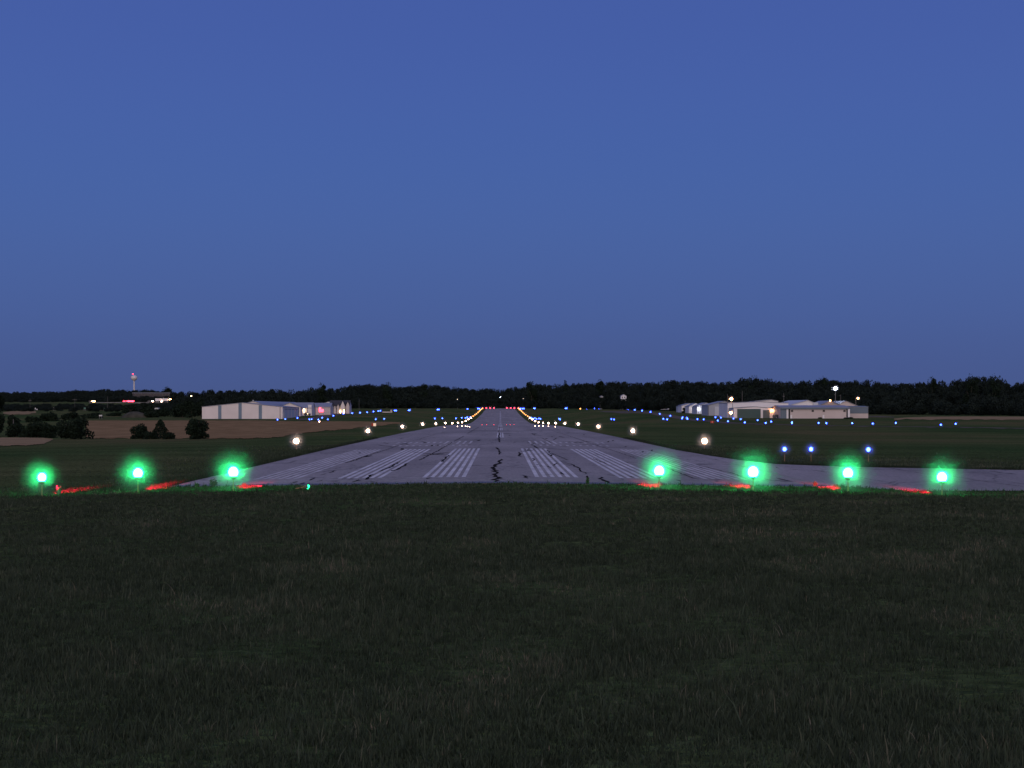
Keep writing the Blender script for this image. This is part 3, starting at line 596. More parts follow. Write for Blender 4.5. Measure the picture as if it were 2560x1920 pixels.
DIST = np.array([(-80,2250),(405,2200),(440,1150),(700,1080),(760,1250),(860,1480),(1250,1560),(1500,1400),(1700,1080),(1850,880),(2050,740),(2250,640),(2650,560)])
def dist(px): return float(np.interp(px, DIST[:, 0], DIST[:, 1]))
def build_woods():
    prot = [crown_arrays(1, 1, 1300, .06, 8, False, 100+i) for i in range(7)]
    vs = []
    def put(px, top, d, wpx):
        x = xat(px, d); z0 = tz(x, d); z1 = zat(top, d); H = z1 - z0
        if H < 2: return
        R = m(wpx, d)*rng.uniform(.85, 1.2); P = prot[rng.integers(7)].copy(); a = rng.uniform(0, 2*PI); c, s = math.cos(a), math.sin(a)
        P = np.stack([P[:, 0]*c - P[:, 1]*s, P[:, 0]*s + P[:, 1]*c, P[:, 2]], -1)
        h = min(H, rng.uniform(1.35, 1.8)*R); P[:, 2] /= np.percentile(P[:, 2], 99); P = P*np.array([R, R, h]); P[:, 2] += H - h
        vs.append(P + np.array([x, d, z0]))
        if H > h:           # lower foliage so that the wood stands on its ground
            for zz in np.arange(0, H-h, h*.6):
                Q = prot[rng.integers(7)]*np.array([R*1.05, R*1.05, h]); vs.append(Q + np.array([x + rng.normal(0, R*.3), d - rng.uniform(0, R), z0 + zz]))
    px = -70.0
    while px < 2640:
        d0 = dist(px); w = np.interp(d0, [550, 900, 1500, 2250], [30, 25, 17, 11]); top = float(np.interp(px, SKYA[:, 0], SKYA[:, 1]))
        put(px + rng.uniform(-2, 2), top + rng.uniform(-.5, 3), d0*rng.uniform(1, 1.03), w*rng.uniform(.6, 1.0)); px += w*rng.uniform(.35, .7)
    for row, (fd, lo, hi) in enumerate([(.965, .10, .35), (.93, .25, .55), (.9, .5, .8)]):
        px = -70.0
        while px < 2640:
            d0 = dist(px); w = np.interp(d0, [550, 900, 1500, 2250], [29, 24, 17, 12]); top = float(np.interp(px, SKYA[:, 0], SKYA[:, 1])); d = d0*fd
            base = VY + (EYE - tz(xat(px, d), d))/d*F
            if not (px < 415 and row == 2): put(px, top + (base - top)*rng.uniform(lo, hi), d, w*rng.uniform(.7, 1.1))
            px += w*rng.uniform(.5, .9)
    for d, t0, t1, gap, x1 in ((1850, 983, 990, .5, 440), (1620, 987, 996, .55, 440), (1380, 991.5, 999, .6, 470), (1430, 989.5, 994, .25, 470), (1170, 1006.5, 1010, .22, 470), (1080, 1008.5, 1013, .2, 480), (1000, 1011, 1017, .2, 480), (930, 1014, 1020, .22, 480), (860, 1017, 1025, .22, 480), (800, 1022, 1029, .25, 480), (740, 1026, 1032, .3, 480)):
        px = -70.0
        while px < x1:
            w = 20000/d*(.7 if d < 1200 else 1)
            if not (d < 800 and px < 100): put(px, rng.uniform(t0, t1), d*rng.uniform(.98, 1.02), w*rng.uniform(.6, 1))
            px += w*rng.uniform(gap, gap*2)
    for px, top, d, w in ((1550, 997.5, 1180, 6), (1569, 997.5, 1180, 6), (1560, 998, 1180, 6), (1500, 993.6, 1222, 6), (1506, 994, 1222, 6), (1251, 995.5, 1322, 9), (1143, 1001, 1283, 9), (1309, 999.5, 1322, 9), (478, 992.5, 975, 12)): put(px, top, d, w)
    v = np.concatenate(vs)
    tag(link('woods', np_mesh('woods', v, quads(len(v)//4)), leafmat('woodland leaves', (.015, .021, .017))), kind='stuff')
build_woods()
STAND = [(398,434,969.5,1004,1850,'dome shaped dark tree on the ridge, right of the water tower'),(790,818,961.5,1012,1060,'tall uneven tree topping the wood above the lit red sign'),(1313,1345,955.5,1014,1380,'broad tree standing up from the wood just right of the runway end'),
 (1406,1420,954.5,1012,1400,'narrow square topped tree on the skyline right of the runway'),(1486,1512,952.3,1012,1330,'round topped tree on the skyline above the small white house'),(2312,2346,945.5,1042,600,'rounded dark tree on the skyline at far right'),
 (2036,2075,945,1030,720,'rounded tree highest on the skyline above the beige hangar'),(1858,1914,943,1030,850,'cluster topped tree on the skyline above the green hangar door'),(2405,2450,942,1045,560,'tall broad tree at the right, left of two equals'),
 (2455,2505,942,1045,565,'tall broad tree at far right against the sky'),(950,985,959,1014,1390,'rounded tree on the skyline left of the runway end'),(1045,1075,961.5,1014,1450,'rounded tree on the skyline, nearest left of the runway end')]
for i, (a, b, c, e, dd, lab) in enumerate(STAND):
    x = xat((a+b)/2, dd); H = zat(c, dd) - tz(x, dd)
    tree('skyline_tree', lab, (a+b)/2, dd, m(b-a, dd)/2, H, 70+i, n=2600, leaf=m(1.3, dd), lift=.15, tone='deep')

# ------------------------------------------------------------------ buildings
CREAM = siding('cream metal siding', (.68, .59, .545)); BLUE = siding('blue grey metal siding', (.15, .2, .25)); GREY = siding('grey metal siding', (.34, .34, .37)); LGREY = siding('light grey siding', (.5, .5, .53))
PINK = siding('weathered beige siding', (.54, .445, .405)); WHITE = siding('white metal siding', (.74, .68, .655)); DKGREEN = siding('dark green door metal', (.045, .08, .075)); DARK = mat('dark opening', (.03, .03, .035), .8)
ROOF = siding('grey metal roof', (.22, .22, .26), .5, 2.0); DROOF = mat('dark shingle roof', (.05, .045, .05), .9, .2, .3, 2); SLATE = siding('slate blue metal', (.12, .15, .18)); TRIM = mat('white trim', (.75, .7, .68), .6); DTRIM = mat('dark trim', (.07, .07, .09), .6)
TAUPE = siding('taupe siding', (.33, .27, .25)); GLASS = mat('dark window glass', (.02, .02, .025), .1, .6)
def building(name, label, px0, px1, d, eave, ridge, length, wallM, roofM, rz=0, gable=True, group=None, cat='hangar', over=.25, ground=None, ridgeoff=0.0, gableM=None):
    """front face centred on the surveyed span at distance d; local x along the front, y back"""
    xc = xat((px0+px1)/2, d); W = m(px1-px0, d); z = tz(xc, d) if ground is None else ground
    t = thing(name, label, cat, (xc, d, z), rz, group); h = W/2; b = MB()
    if gable:
        r = ridgeoff*W
        b.prism([(-h, -.8), (h, -.8), (h, eave), (r, ridge), (-h, eave)], 0, length)
        rf = MB(); o = over
        for s in (-1, 1):
            ex = s*(h+o); ez = eave - (ridge-eave)*o/h
            q = [(ex, ez+.02), (r, ridge+.02), (r, ridge+.14), (ex, ez+.14)]
            rf.prism(q if s < 0 else q[::-1], -o, length+o)
    else:
        b.prism([(0, 0), (1, 0), (1, 1)], 0, 0) if False else None
        L2 = length/2
        pts = [(0, -.8), (length, -.8), (length, eave), (L2, ridge), (0, eave)]
        n = 5; v = [(-h, y, zz) for y, zz in pts] + [(h, y, zz) for y, zz in pts]
        b.add(v, [tuple(range(5))[::-1], tuple(range(5, 10))] + [(i, (i+1)%5, (i+1)%5+5, i+5) for i in range(5)])
        rf = MB(); o = over
        for y0, y1, s in ((-o, L2, 1), (length+o, L2, -1)):
            e = eave - (ridge-eave)*o/L2
            v = [(-h-o, y0, e+.02), (h+o, y0, e+.02), (h+o, y1, ridge+.02), (-h-o, y1, ridge+.02)]; v += [(a, c, q+.13) for a, c, q in v]
            rf.add(v, [(0,3,2,1),(4,5,6,7),(0,1,5,4),(1,2,6,5),(2,3,7,6),(3,0,4,7)])
    b.build('wall', wallM, t); rf.build('roof', roofM, t)
    t['w'] = W; return t
def lx(t, px, d): return xat(px, d) - t.location.x
def panel(t, name, px0, px1, d, z0, z1, M, y=-.06, th=.05, label=None):
    o = MB().box(lx(t, px0, d), lx(t, px1, d), y, y+th, z0, z1).build(name, M, t)
    if label: o['label'] = label
    return o
# left group
D = 500; t = building('striped_hangar', 'long cream hangar with three blue grey vertical bands on its end wall', 506, 706, D, 3.72, 5.0, 84, CREAM, ROOF, math.radians(3.8), True, over=.15, ground=.0)
for a, b, h in ((546, 554, 4.22), (596.3, 604.4, 4.9), (646.5, 654.5, 4.3)): panel(t, 'blue_panel', a, b, D, -.3, h, BLUE)
panel(t, 'corner_post', 699, 700.2, D, -.3, 3.78, DTRIM)
W = t['w']/2
for i, (y0, y1, hh) in enumerate([(8, 22, 3.0), (26, 40, 3.0), (44, 58, 3.0), (62, 76, 3.0)]):
    o = MB().box(W+.02, W+.08, y0, y1, 0, hh).build('hangar_door', LGREY, t); MB().box(W+.08, W+.12, y0-.3, y1+.3, hh, hh+.18).build('rail', DTRIM, o)
o = MB().box(W+.02, W+.1, 3.2, 4.6, 0, 2.1).build('side_door', TRIM, t)
t = building('ridge_hangar', 'grey roofed hangar whose gable peeks over the striped hangar', 604, 662, 640, 4.4, 5.75, 92, CREAM, ROOF, math.radians(-3), True, ground=.62)
MB().ball((0, -.2, 5.95), .3).build('roof_lamp', PALE, t)
t = building('low_gable_hangar', 'hangar with cream gable over a dark open front, right of the striped hangar', 698, 751, 610, 3.5, 5.0, 14, CREAM, ROOF, math.radians(4), True, ground=.5)
panel(t, 'open_front', 706, 747.5, 610, -.3, 3.35, DARK); 
t = building('office_hangar', 'small cream hangar with wide grey roof and lit lamp, left of the lit red sign', 734, 779.5, 650, 3.0, 5.1, 11, CREAM, ROOF, 0, False, ground=.7)
panel(t, 'corner_post', 768, 769, 650, -.3, 2.95, DTRIM); panel(t, 'gable_front', 770, 779, 650, -.3, 4.3, WHITE, -.09, .08)
o = MB().tube((lx(t, 760, 650), -.25, .2), (lx(t, 760, 650), -.25, 2.4), .05).build('lamp_post', STEEL, t); q = link('lens', LENSME['house'], None, t, (lx(t, 760, 650), -.35, 2.0)); q.scale = (.22, .22, .8)
t = building('door_hangar', 'beige hangar with a dark doorway behind the lit red sign', 780, 826, 690, 3.4, 5.0, 12, PINK, ROOF, 0, False, ground=.85)
panel(t, 'doorway', 781, 788.8, 690, -.3, 3.1, DARK)
t = building('terminal_house', 'house like building with steep dark roof and several pointed gables', 824, 873, 780, 3.9, 6.5, 12, PINK, DROOF, 0, False, ground=1.05, cat='building')
for a, w, e, r, M in ((830.3, 5, 3.9, 5.6, TRIM), (838, 5.5, 2.4, 4.3, PINK), (846, 6, 3.4, 4.8, PINK), (857.4, 9.5, 4.1, 6.3, CREAM), (870, 7.5, 4.3, 5.9, PINK)):
    x = lx(t, a, 780); h = m(w, 780)/2
    g = MB().prism([(x-h, -.5), (x+h, -.5), (x+h, e), (x, r), (x-h, e)], -1.2, 3).build('gable_bay', M, t)
    rf = MB()
    for s in (-1, 1):
        q_ = [(x+s*(h+.15), e-.1), (x, r+.02), (x, r+.16), (x+s*(h+.15), e+.04)]; rf.prism(q_ if s < 0 else q_[::-1], -1.3, 3.2)
    rf.build('gable_roof', DROOF, g)
for a in (851.4, 860.6):
    q = link('door_lamp', LENSME['house'], None, t, (lx(t, a, 780), -1.35, 1.2)); q.scale = (.22, .15, .85)
t = building('far_gable_hangar', 'low hangar with pale gable behind the terminal house', 808, 833, 840, 5.2, 6.1, 20, WHITE, ROOF, 0, True, ground=1.2)
# lit red sign on posts
D = 612; x = xat(803, D); t = thing('lit_sign', 'bright red lit sign on two posts before the left hangars', 'sign', (x, D, tz(x, D)))
zb = zat(1030, D) - t.location.z
o = MB().box(-.85, .85, -.12, .12, zb, zb+1.0).build('sign_box', glow('red sign face', (1, .055, .10), 8), t)
MB().ball((-.45, -.1, zb+1.45), .34).build('beacon', glow('red beacon', (1, .06, .1), 9), t)
for s in (-.7, .7): MB().tube((s, 0, -.2), (s, 0, zb), .06).build('leg', STEEL, t)
add_bloom(t, zb+.6, 3.0, .8)
# right group
D = 435; t = building('beige_t_hangar', 'long beige hangar with four dark windows and two white doors, nearest at right', 1951, 2121, D, 2.98, 3.5, 13, PINK, ROOF, 0, False, ground=.4, over=.35)
panel(t, 'fascia', 1951, 2121, D, 2.62, 3.02, SLATE, -.38, .06)
panel(t, 'end_bay', 1951, 1966, D, -.3, 2.6, SLATE); panel(t, 'post', 1966.2, 1971, D, -.3, 2.62, TRIM, -.1); panel(t, 'recess', 1971.2, 1975.2, D, -.3, 2.62, DARK); panel(t, 'recess', 2116, 2119.4, D, -.3, 2.62, DARK)
panel(t, 'post', 2119.6, 2124.6, D, -.3, 2.62, TRIM, -.1)
for a in (1977.3, 2029, 2056.7, 2108.4):
    w_ = panel(t, 'window', a, a+5.6, D, 1.85, 2.4, DTRIM, -.08, .07); o = MB()
    for i in range(2): o.box(lx(t, a+.4+2.6*i, D), lx(t, a+2.6+2.6*i, D), -.095, -.078, 1.9, 2.35)
    o.build('pane', GLASS, w_)
for a in (1975.8, 2056.6): panel(t, 'door', a, a+4.3, D, -.3, 1.0, TRIM, -.08, .06)
t = building('slate_annex', 'annex with slate upper wall over beige, at the right end of the beige hangar', 2125, 2170.5, 443, 3.05, 3.25, 11, PINK, SLATE, 0, False, ground=.5, over=.12)
panel(t, 'upper_wall', 2125, 2170.3, 443, 1.32, 3.0, SLATE)
D = 455; t = building('wide_hangar', 'wide pale hangar with very low gable behind the green door front', 1819, 1971, D, 4.15, 4.55, 18, WHITE, ROOF, 0, True, ground=.52, over=.12)
panel(t, 'doorway', 1822, 1833.5, D, -.3, 2.75, DTRIM); panel(t, 'downpipe', 1831, 1831.9, D, 2.9, 4.1, DTRIM)
t = building('green_door_hangar', 'low pale hangar front with a wide dark green door', 1834, 1936, 446, 2.72, 3.12, 8.5, WHITE, SLATE, 0, True, ground=.48, over=.1)
panel(t, 'hangar_door', 1843, 1901.5, 446, -.3, 2.58, DKGREEN); panel(t, 'side_door', 1907.5, 1924, 446, -.3, 2.25, siding('grey green door', (.1, .12, .12)))
panel(t, 'pilaster', 1901.7, 1907.3, 446, -.3, 2.6, WHITE, -.1); panel(t, 'pilaster', 1834.2, 1842.3, 446, -.3, 2.6, WHITE, -.1)
q = link('wall_lamp', LENSME['lampwarm'], None, t, (lx(t, 1929.7, 446), -.35, 2.12)); q.scale = (.38, .16, .12)
building('back_gable_hangar', 'grey roofed hangar peeking above the wide pale hangar', 1889, 1945, 500, 4.75, 5.2, 20, WHITE, ROOF, math.radians(-4), True, ground=.75, ridgeoff=.2)
D = 520; t = building('slope_roof_hangar', 'hangar with broad light grey roof rising behind the beige hangar', 1962, 2058, D, 3.1, 5.05, 22, WHITE, siding('pale metal roof', (.42, .42, .47), .5, 2), math.radians(6), True, ground=.85, ridgeoff=.1)
MB().box(lx(t, 2033, D), lx(t, 2045, D), -.5, .6, 3.5, 4.4).build('vent_box', LGREY, t)
t = building('taupe_gable_hangar', 'hangar with taupe gable and a small lamp at its peak', 2046, 2104, 548, 3.3, 4.95, 20, TAUPE, ROOF, 0, True, ground=.95)
q = link('gable_lamp', LENSME['lampwarm'], None, t, (0, -.3, 5.1)); q.scale = (.22, .15, .2)
building('beige_gable_hangar', 'hangar with beige gable, farthest right of the roofs behind the beige hangar', 2086, 2144, 575, 3.3, 5.0, 20, PINK, ROOF, 0, True, ground=1.0)
t = building('grey_hangar', 'dark grey gabled hangar left of the wide pale hangar', 1770, 1852, 535, 3.6, 4.95, 17, GREY, ROOF, 0, True, ground=.75)
panel(t, 'hangar_door', 1787, 1803, 535, -.3, 3.2, LGREY); panel(t, 'post', 1770.3, 1771.6, 535, -.3, 3.5, DTRIM)
SM = [(1742, 1790, 640, 3.0, 4.4, 'small grey hangar with a bright lamp, right of three', 1747, 1023), (1722, 1757, 720, 3.0, 4.4, 'small pale hangar with a bright lamp, middle of three', 1735.6, 1021), (1704, 1744, 800, 3.4, 4.5, 'small pale hangar with a bright lamp, left of three', 1723, 1021)]
for (a, b, D, e, r, lab, lp, ly), M in zip(SM, (LGREY, WHITE, WHITE)):
    t = building('small_hangar', lab, a, b, D, e, r, 16, M, ROOF, 0, True, 'small hangars along the right apron')
    q = link('wall_lamp', LENSME['lampwhite' if lp > 1730 else 'house'], None, t, (lx(t, lp, D), -.6, zat(ly, D) - t.location.z)); q.scale = (.24, .14, .24)
building('end_shed', 'low pale shed at the far left end of the right hangars', 1697, 1712, 830, 3.2, 3.8, 12, LGREY, DROOF, 0, True, cat='shed')
# lamps and poles
WOOD = mat('grey weathered pole', (.11, .1, .09), .9, .1)
def pole(label, px, d, ytop, name='utility_pole', r=.11, arm=None, lamp=None, side=0, cat='pole', lampR=.3, bloompx=3.2):
    x = xat(px, d); z = tz(x, d); H = zat(ytop, d) - z; t = thing(name, label, cat, (x, d, z))
    MB().tube((0, 0, -.3), (0, 0, H), r, r*.7, 8).build('pole', WOOD if not lamp else STEEL, t)
    if arm: MB().box(-arm, arm, -.08, .08, H-1.1, H-.85).build('crossarm', WOOD, t)
    if lamp:
        if side: MB().tube((0, 0, H-.2), (side, 0, H+.1), .06).build('bracket', STEEL, t)
        MB().lathe([(lampR*.6, H+.05+lampR), (lampR*.9, H+.1+lampR*.3), (lampR*.5, H+.1+lampR*1.4)], 10, side, 0).build('lamp_cap', STEEL, t)
        q = link('lens', LENSME[lamp], None, t, (side, -.05, H)); q.scale = (lampR, lampR, lampR)
        mo = add_bloom(t, H, 1.3*bloompx*d/PX, .7/(bloompx*d/PX)); mo.location.x = side
    return t
pole('tall pole with a bright white lamp above the right hangars', 2088.6, 590, 970.5, 'yard_lamp', .1, lamp='lampwhite', cat='lamp', lampR=.62, bloompx=4)
pole('pole with a small orange lamp right of the hangars', 2139.6, 560, 995.5, 'street_lamp', .1, lamp='lampwarm', side=.75, cat='lamp', lampR=.3)
pole('pole with a bright orange lamp above the dark grey hangar', 1828.2, 475, 997, 'street_lamp', .1, lamp='lampwarm', cat='lamp', lampR=.42, bloompx=4)
t = pole('short post with an orange lamp beside the green door hangar', 1827, 440, 1031.8, 'door_lamp', .06, lamp='lampwarm', cat='lamp', lampR=.36, bloompx=4)
for lab, px, d, y, a in (('bare pole just left of the orange lamp above the grey hangar', 1818.5, 490, 985, None), ('thin bare pole above the green hangar door', 1855.5, 520, 977.5, None), ('thin pole with small fitting between the right hangars', 1959.3, 520, 983, .3),
                         ('bare pole right of the bright white lamp', 2101.5, 600, 986.5, None), ('thin bare pole on the grass left of the runway', 897.7, 800, 998, None), ('utility pole with crossarm left of the water tower', 187, 900, 995, 1.3),
                         ('utility pole above the pale field patch at far left', 75, 850, 997, .8), ('slim utility pole behind the pale bridge', 269, 900, 991, None), ('short post among the bushes at far left', 33.5, 300, 1048, None), ('short thin pole right of the parked plane', 1713, 900, 1002, None)):
    pole(lab, px, d, y, arm=a)
# ------------------------------------------------------------------ far left: water tower, road and vehicles
D = 2600; x = xat(335.3, D); z = tz(x, D); t = thing('water_tower', 'white water tower with rounded tank on a single stem, red light on top', 'water tower', (x, D, z))
TW = mat('white tank paint', (.62, .56, .54), .5, .3, .08, .1); zc = zat(944.5, D) - z; R = m(8.2, D)
prof = [(R*.25, zc-m(7.5, D)), (R*.7, zc-m(5.2, D)), (R*.96, zc-m(2, D)), (R, zc), (R*.93, zc+m(2.6, D)), (R*.66, zc+m(5, D)), (R*.25, zc+m(6.4, D))]
MB().lathe(prof, 24).build('tank', TW, t, True); MB().lathe([(m(3.2, D), -3), (m(2.1, D), 12), (m(1.9, D), zc-m(9, D)), (R*.3, zc-m(6.5, D))], 16).build('stem', TW, t, True)
MB().tube((-2, 0, zc+m(5.6, D)), (-2, 0, zc+m(9.5, D)), .4).build('mast', STEEL, t); q = link('beacon', LENSME['red'], None, t, (-2, 0, zc+m(10, D))); q.scale = (.7, .7, .7)
D = 1500; x0 = xat(330, D); t = thing('long_building', 'long low grey building on the ridge beneath the water tower', 'building', (xat(378, D), D, tz(xat(378, D), D)))
h = m(93, D)/2; zt = zat(983, D) - t.location.z; MB().box(-h, h, 0, 14, -2, zt).build('wall', mat('dull grey brown wall', (.06, .052, .055), .9), t); MB().box(-h-.3, h+.3, -.3, 14.3, zt+.01, zt+.5).build('roof', ROOF, t)
for i in range(12): MB().box(-h+2.2+i*2.8, -h+3.4+i*2.8, -.06, 0, zt-2, zt-.9).build('window', GLASS, t)
# highway: a deck on the hillside
DR = 1300; zr = zat(1005.5, DR)
o = MB().box(xat(224, DR), xat(470, DR), DR-1, DR+11, zr-2.2, zr).build('highway', mat('concrete road edge', (.17, .16, .15), .9, .2, .2, .2)); tag(o, kind='structure')
def vehicle(name, label, cat, px, d, L, H, body, lights, base=None):
    x = xat(px, d); t = thing(name, label, cat, (x, d, base)); h = L/2
    if name == 'lorry':
        MB().box(-h, h-2.6, 0, 2.4, 1.0, H).build('trailer', body, t); MB().prism([(h-2.4, .5), (h, .5), (h, 1.7), (h-.5, 2.7), (h-2.4, 2.9)], .1, 2.3).build('cab', mat('dark cab', (.05, .05, .07), .4), t)
        for w in (-h+.8, -h+1.9, h-3.2, h-.9): MB().tube((w, -.05, .5), (w, 2.45, .5), .5, n=14).build('wheel', DTRIM, t)
    else:
        MB().prism([(-h, .35), (h, .35), (h, .85), (h*.6, .95), (h*.25, H), (-h*.5, H), (-h*.85, .95), (-h, .9)], 0, 1.75).build('body', body, t)
        MB().prism([(h*.5, .97), (h*.22, H-.06), (-h*.46, H-.06), (-h*.75, .97)], -.02, 1.77).build('window', GLASS, t)
        for w in (-h*.62, h*.62): MB().tube((w, -.03, .33), (w, 1.78, .33), .33, n=14).build('wheel', DTRIM, t)
    for i, (dx, z, r, k) in enumerate(lights):
        q = link('headlight' if k in ('white', 'lampwhite', 'house', 'lampwarm') else 'tail_light', LENSME[k], None, t, (dx, -.3, z)); q.scale = (r*1.5, r, r*.6)
    return t
WTR = mat('white trailer paint', (.7, .68, .68), .4); CARP = mat('dark car paint', (.04, .04, .05), .3, .5)
vehicle('lorry', 'white articulated lorry with headlights on, driving right on the far road', 'lorry', 408.5, DR+1, 13.2, 3.1, WTR, [(6.6, .8, .8, 'white'), (5.6, 2.2, .7, 'lampwarm'), (-1.5, .5, .45, 'white')], zr)
vehicle('car', 'car with one bright headlight following behind the white lorry', 'car', 375, DR+1, 4.3, 1.45, CARP, [(2.2, .75, .6, 'white')], zr)
vehicle('car', 'car with warm headlights at the left on the far road', 'car', 228, DR+1, 4.3, 1.45, CARP, [(2.2, .75, .75, 'lampwarm'), (1.0, .7, .5, 'lampwarm')], zr)
vehicle('car', 'car with bright red tail lights, right of the red lit pair', 'car', 328, DR+1, 4.4, 1.45, CARP, [(-2.1, .85, .9, 'red'), (-.3, .85, .8, 'red'), (1.2, .85, .9, 'red')], zr)
vehicle('car', 'car with small red tail lights, left of the red lit pair', 'car', 314, DR+1, 4.4, 1.45, CARP, [(-1.2, .85, .55, 'red'), (.6, .85, .4, 'red')], zr)
D = 640; vehicle('car', 'dark car parked before the small cream hangar at left', 'car', 768, D-8, 2.4, 1.2, CARP, [(.2, .8, .12, 'house')], tz(xat(768, D), D))
D = 438; vehicle('car', 'dark car parked between the green door hangar and the beige hangar', 'car', 1943, D, 1.9, 1.0, CARP, [], tz(xat(1943, D), D))
# pale bridge parapet, signs and boxes along the lower road
D = 950; z = zat(1027.8, D); o = MB().box(xat(196, D), xat(316, D), D, D+.6, z-.5, zat(1024, D)).build('bridge_parapet', mat('pale concrete', (.3, .29, .27), .9, .2, .15, .3)); tag(o, 'long pale concrete parapet of the lower road, below the red tail lights', 'parapet')
SGN = siding('green sign sheet', (.1, .22, .16))
for lab, px, py, w, h, M in (('small green road sign right of the crossarm pole', 212, 1020.5, 5, 3, SGN), ('small green road sign behind the pale parapet', 260, 1021, 4, 2.6, SGN), ('small white board right of the far left pole', 88, 1021.3, 2.6, 4, TRIM),
                              ('white square board above the bushes at left', 136, 1021.3, 5, 4.6, TRIM), ('tiny white board beside the far left pole', 92.4, 1023.3, 2.4, 2.4, TRIM), 
                              ('small pale board left of the soil mound', 251.5, 1039, 8, 3.5, PALE)):
    D = 900; 
    if px > 380: D = 540
    if px == 251.5: D = 500
    x = xat(px, D); g = tz(x, D); t = thing('road_sign' if M is SGN else 'board', lab, 'sign' if M is SGN else 'board', (x, D, g)); zc = zat(py, D) - g; a, b = m(w, D)/2, m(h, D)/2
    MB().box(-a, a, -.05, .05, zc-b, zc+b).build('panel', M, t)
    for s in (-.7, .7): MB().tube((s*a, .08, -.3), (s*a, .08, zc), .06).build('post', STEEL, t)
for lab, px, py, w, D in (('low shed with pale roof among the trees above the soil mound', 391.5, 1019.5, 10, 690), ('low shed with pale roof in the trees left of the striped hangar', 443, 1018.5, 11, 650)):
    x = xat(px, D); g = tz(x, D); t = thing('shed', lab, 'shed', (x, D, g)); h = m(w, D)/2; zt = zat(py, D) - g
    MB().box(-h+.15, h-.15, 0, 2.5, -.5, zt-.55).build('wall', mat('dark stained boards', (.02, .02, .017), .9), t)
    MB().prism([(-h, zt-.6), (h, zt-.6), (h*.8, zt), (-h*.8, zt)], -.25, 2.7).build('roof', PALE, t)
# soil mound
def build_mound():
    D = 560; xc = xat(336, D); R = m(37, D); n = 30; vs = [(0, 0, zat(1029, D) - tz(xc, D))]; fs = []; H = vs[0][2]
    for j in range(1, 9):
        for i in range(n):
            a = 2*PI*i/n; q = j/8; r = R*q*(1 + .1*math.sin(3*a+1)); vs.append((r*math.cos(a), r*math.sin(a)*.9, H*(1-q**2.2) + random.gauss(0, .06) - (.4 if j == 8 else 0)))
    fs += [(0, 1+i, 1+(i+1)%n) for i in range(n)]
    for j in range(7):
        for i in range(n): fs.append((1+j*n+i, 1+(j+1)*n+i, 1+(j+1)*n+(i+1)%n, 1+j*n+(i+1)%n))
    me = bpy.data.meshes.new('soil_mound'); me.from_pydata(vs, [], fs); me.polygons.foreach_set('use_smooth', [True]*len(me.polygons))
    tag(link('soil_mound', me, mat('weedy soil', (.055, .05, .035), .95, .1, .35, .5, .5), None, (xc, D, tz(xc, D))), 'rounded mound of weedy soil behind the brown field', 'soil mound')
build_mound()
# signs on the airfield
def guide_sign(label, px, d, py, w, h, faces):
    x = xat(px, d); g = tz(x, d); t = thing('guidance_sign', label, 'sign', (x, d, g)); zc = zat(py, d) - g
    MB().box(-w/2, w/2, 0, .25, zc-h/2, zc+h/2).build('sign_box', HOUS, t)
    for a, b, M in faces: MB().box(a*w-w/2+.01, b*w-w/2-.01, -.03, .002, zc-h/2+.02, zc+h/2-.02).build('sign_face', M, t)
    for s in (-.35, .35): MB().tube((s*w, .12, -.2), (s*w, .12, zc-h/2), .04).build('leg', STEEL, t)
d_ = hit(937, 1068, 0, 150, 600); guide_sign('lit white airfield sign with a dull red side, left of the runway', 934.5, d_, 1061.7, m(11.5, d_), m(7.6, d_), [(0, .38, glow('dull red sign face', (.22, .018, .012), 1)), (.38, 1, glow('lit white sign face', (1, .68, .5), .85))])
d_ = hit(1780.6, 1059, 0, 150, 600); guide_sign('small dull red airfield sign on the grass before the right hangars', 1780.6, d_, 1055, m(8.5, d_), m(5.4, d_), [(0, .36, glow('dull red sign face', (.22, .018, .012), 1)), (.36, .64, glow('dim pink sign face', (.35, .12, .1), 1)), (.64, 1, MATS['dull red sign face'])])
d_ = hit(968, 1031.5, 0, 300, 1250, 1000); x = xat(968, d_); t = thing('equipment_box', 'beige box at the end of a low pale wall, far left of the runway', 'equipment box', (x, d_, tz(x, d_)))
MB().box(m(8, d_), m(12.3, d_), 0, 1.2, -.3, zat(1024.5, d_) - t.location.z).build('box', PINK, t); MB().box(-m(12, d_), m(7.6, d_), 0, .5, -.3, m(2.4, d_)).build('low_wall', PINK, t)
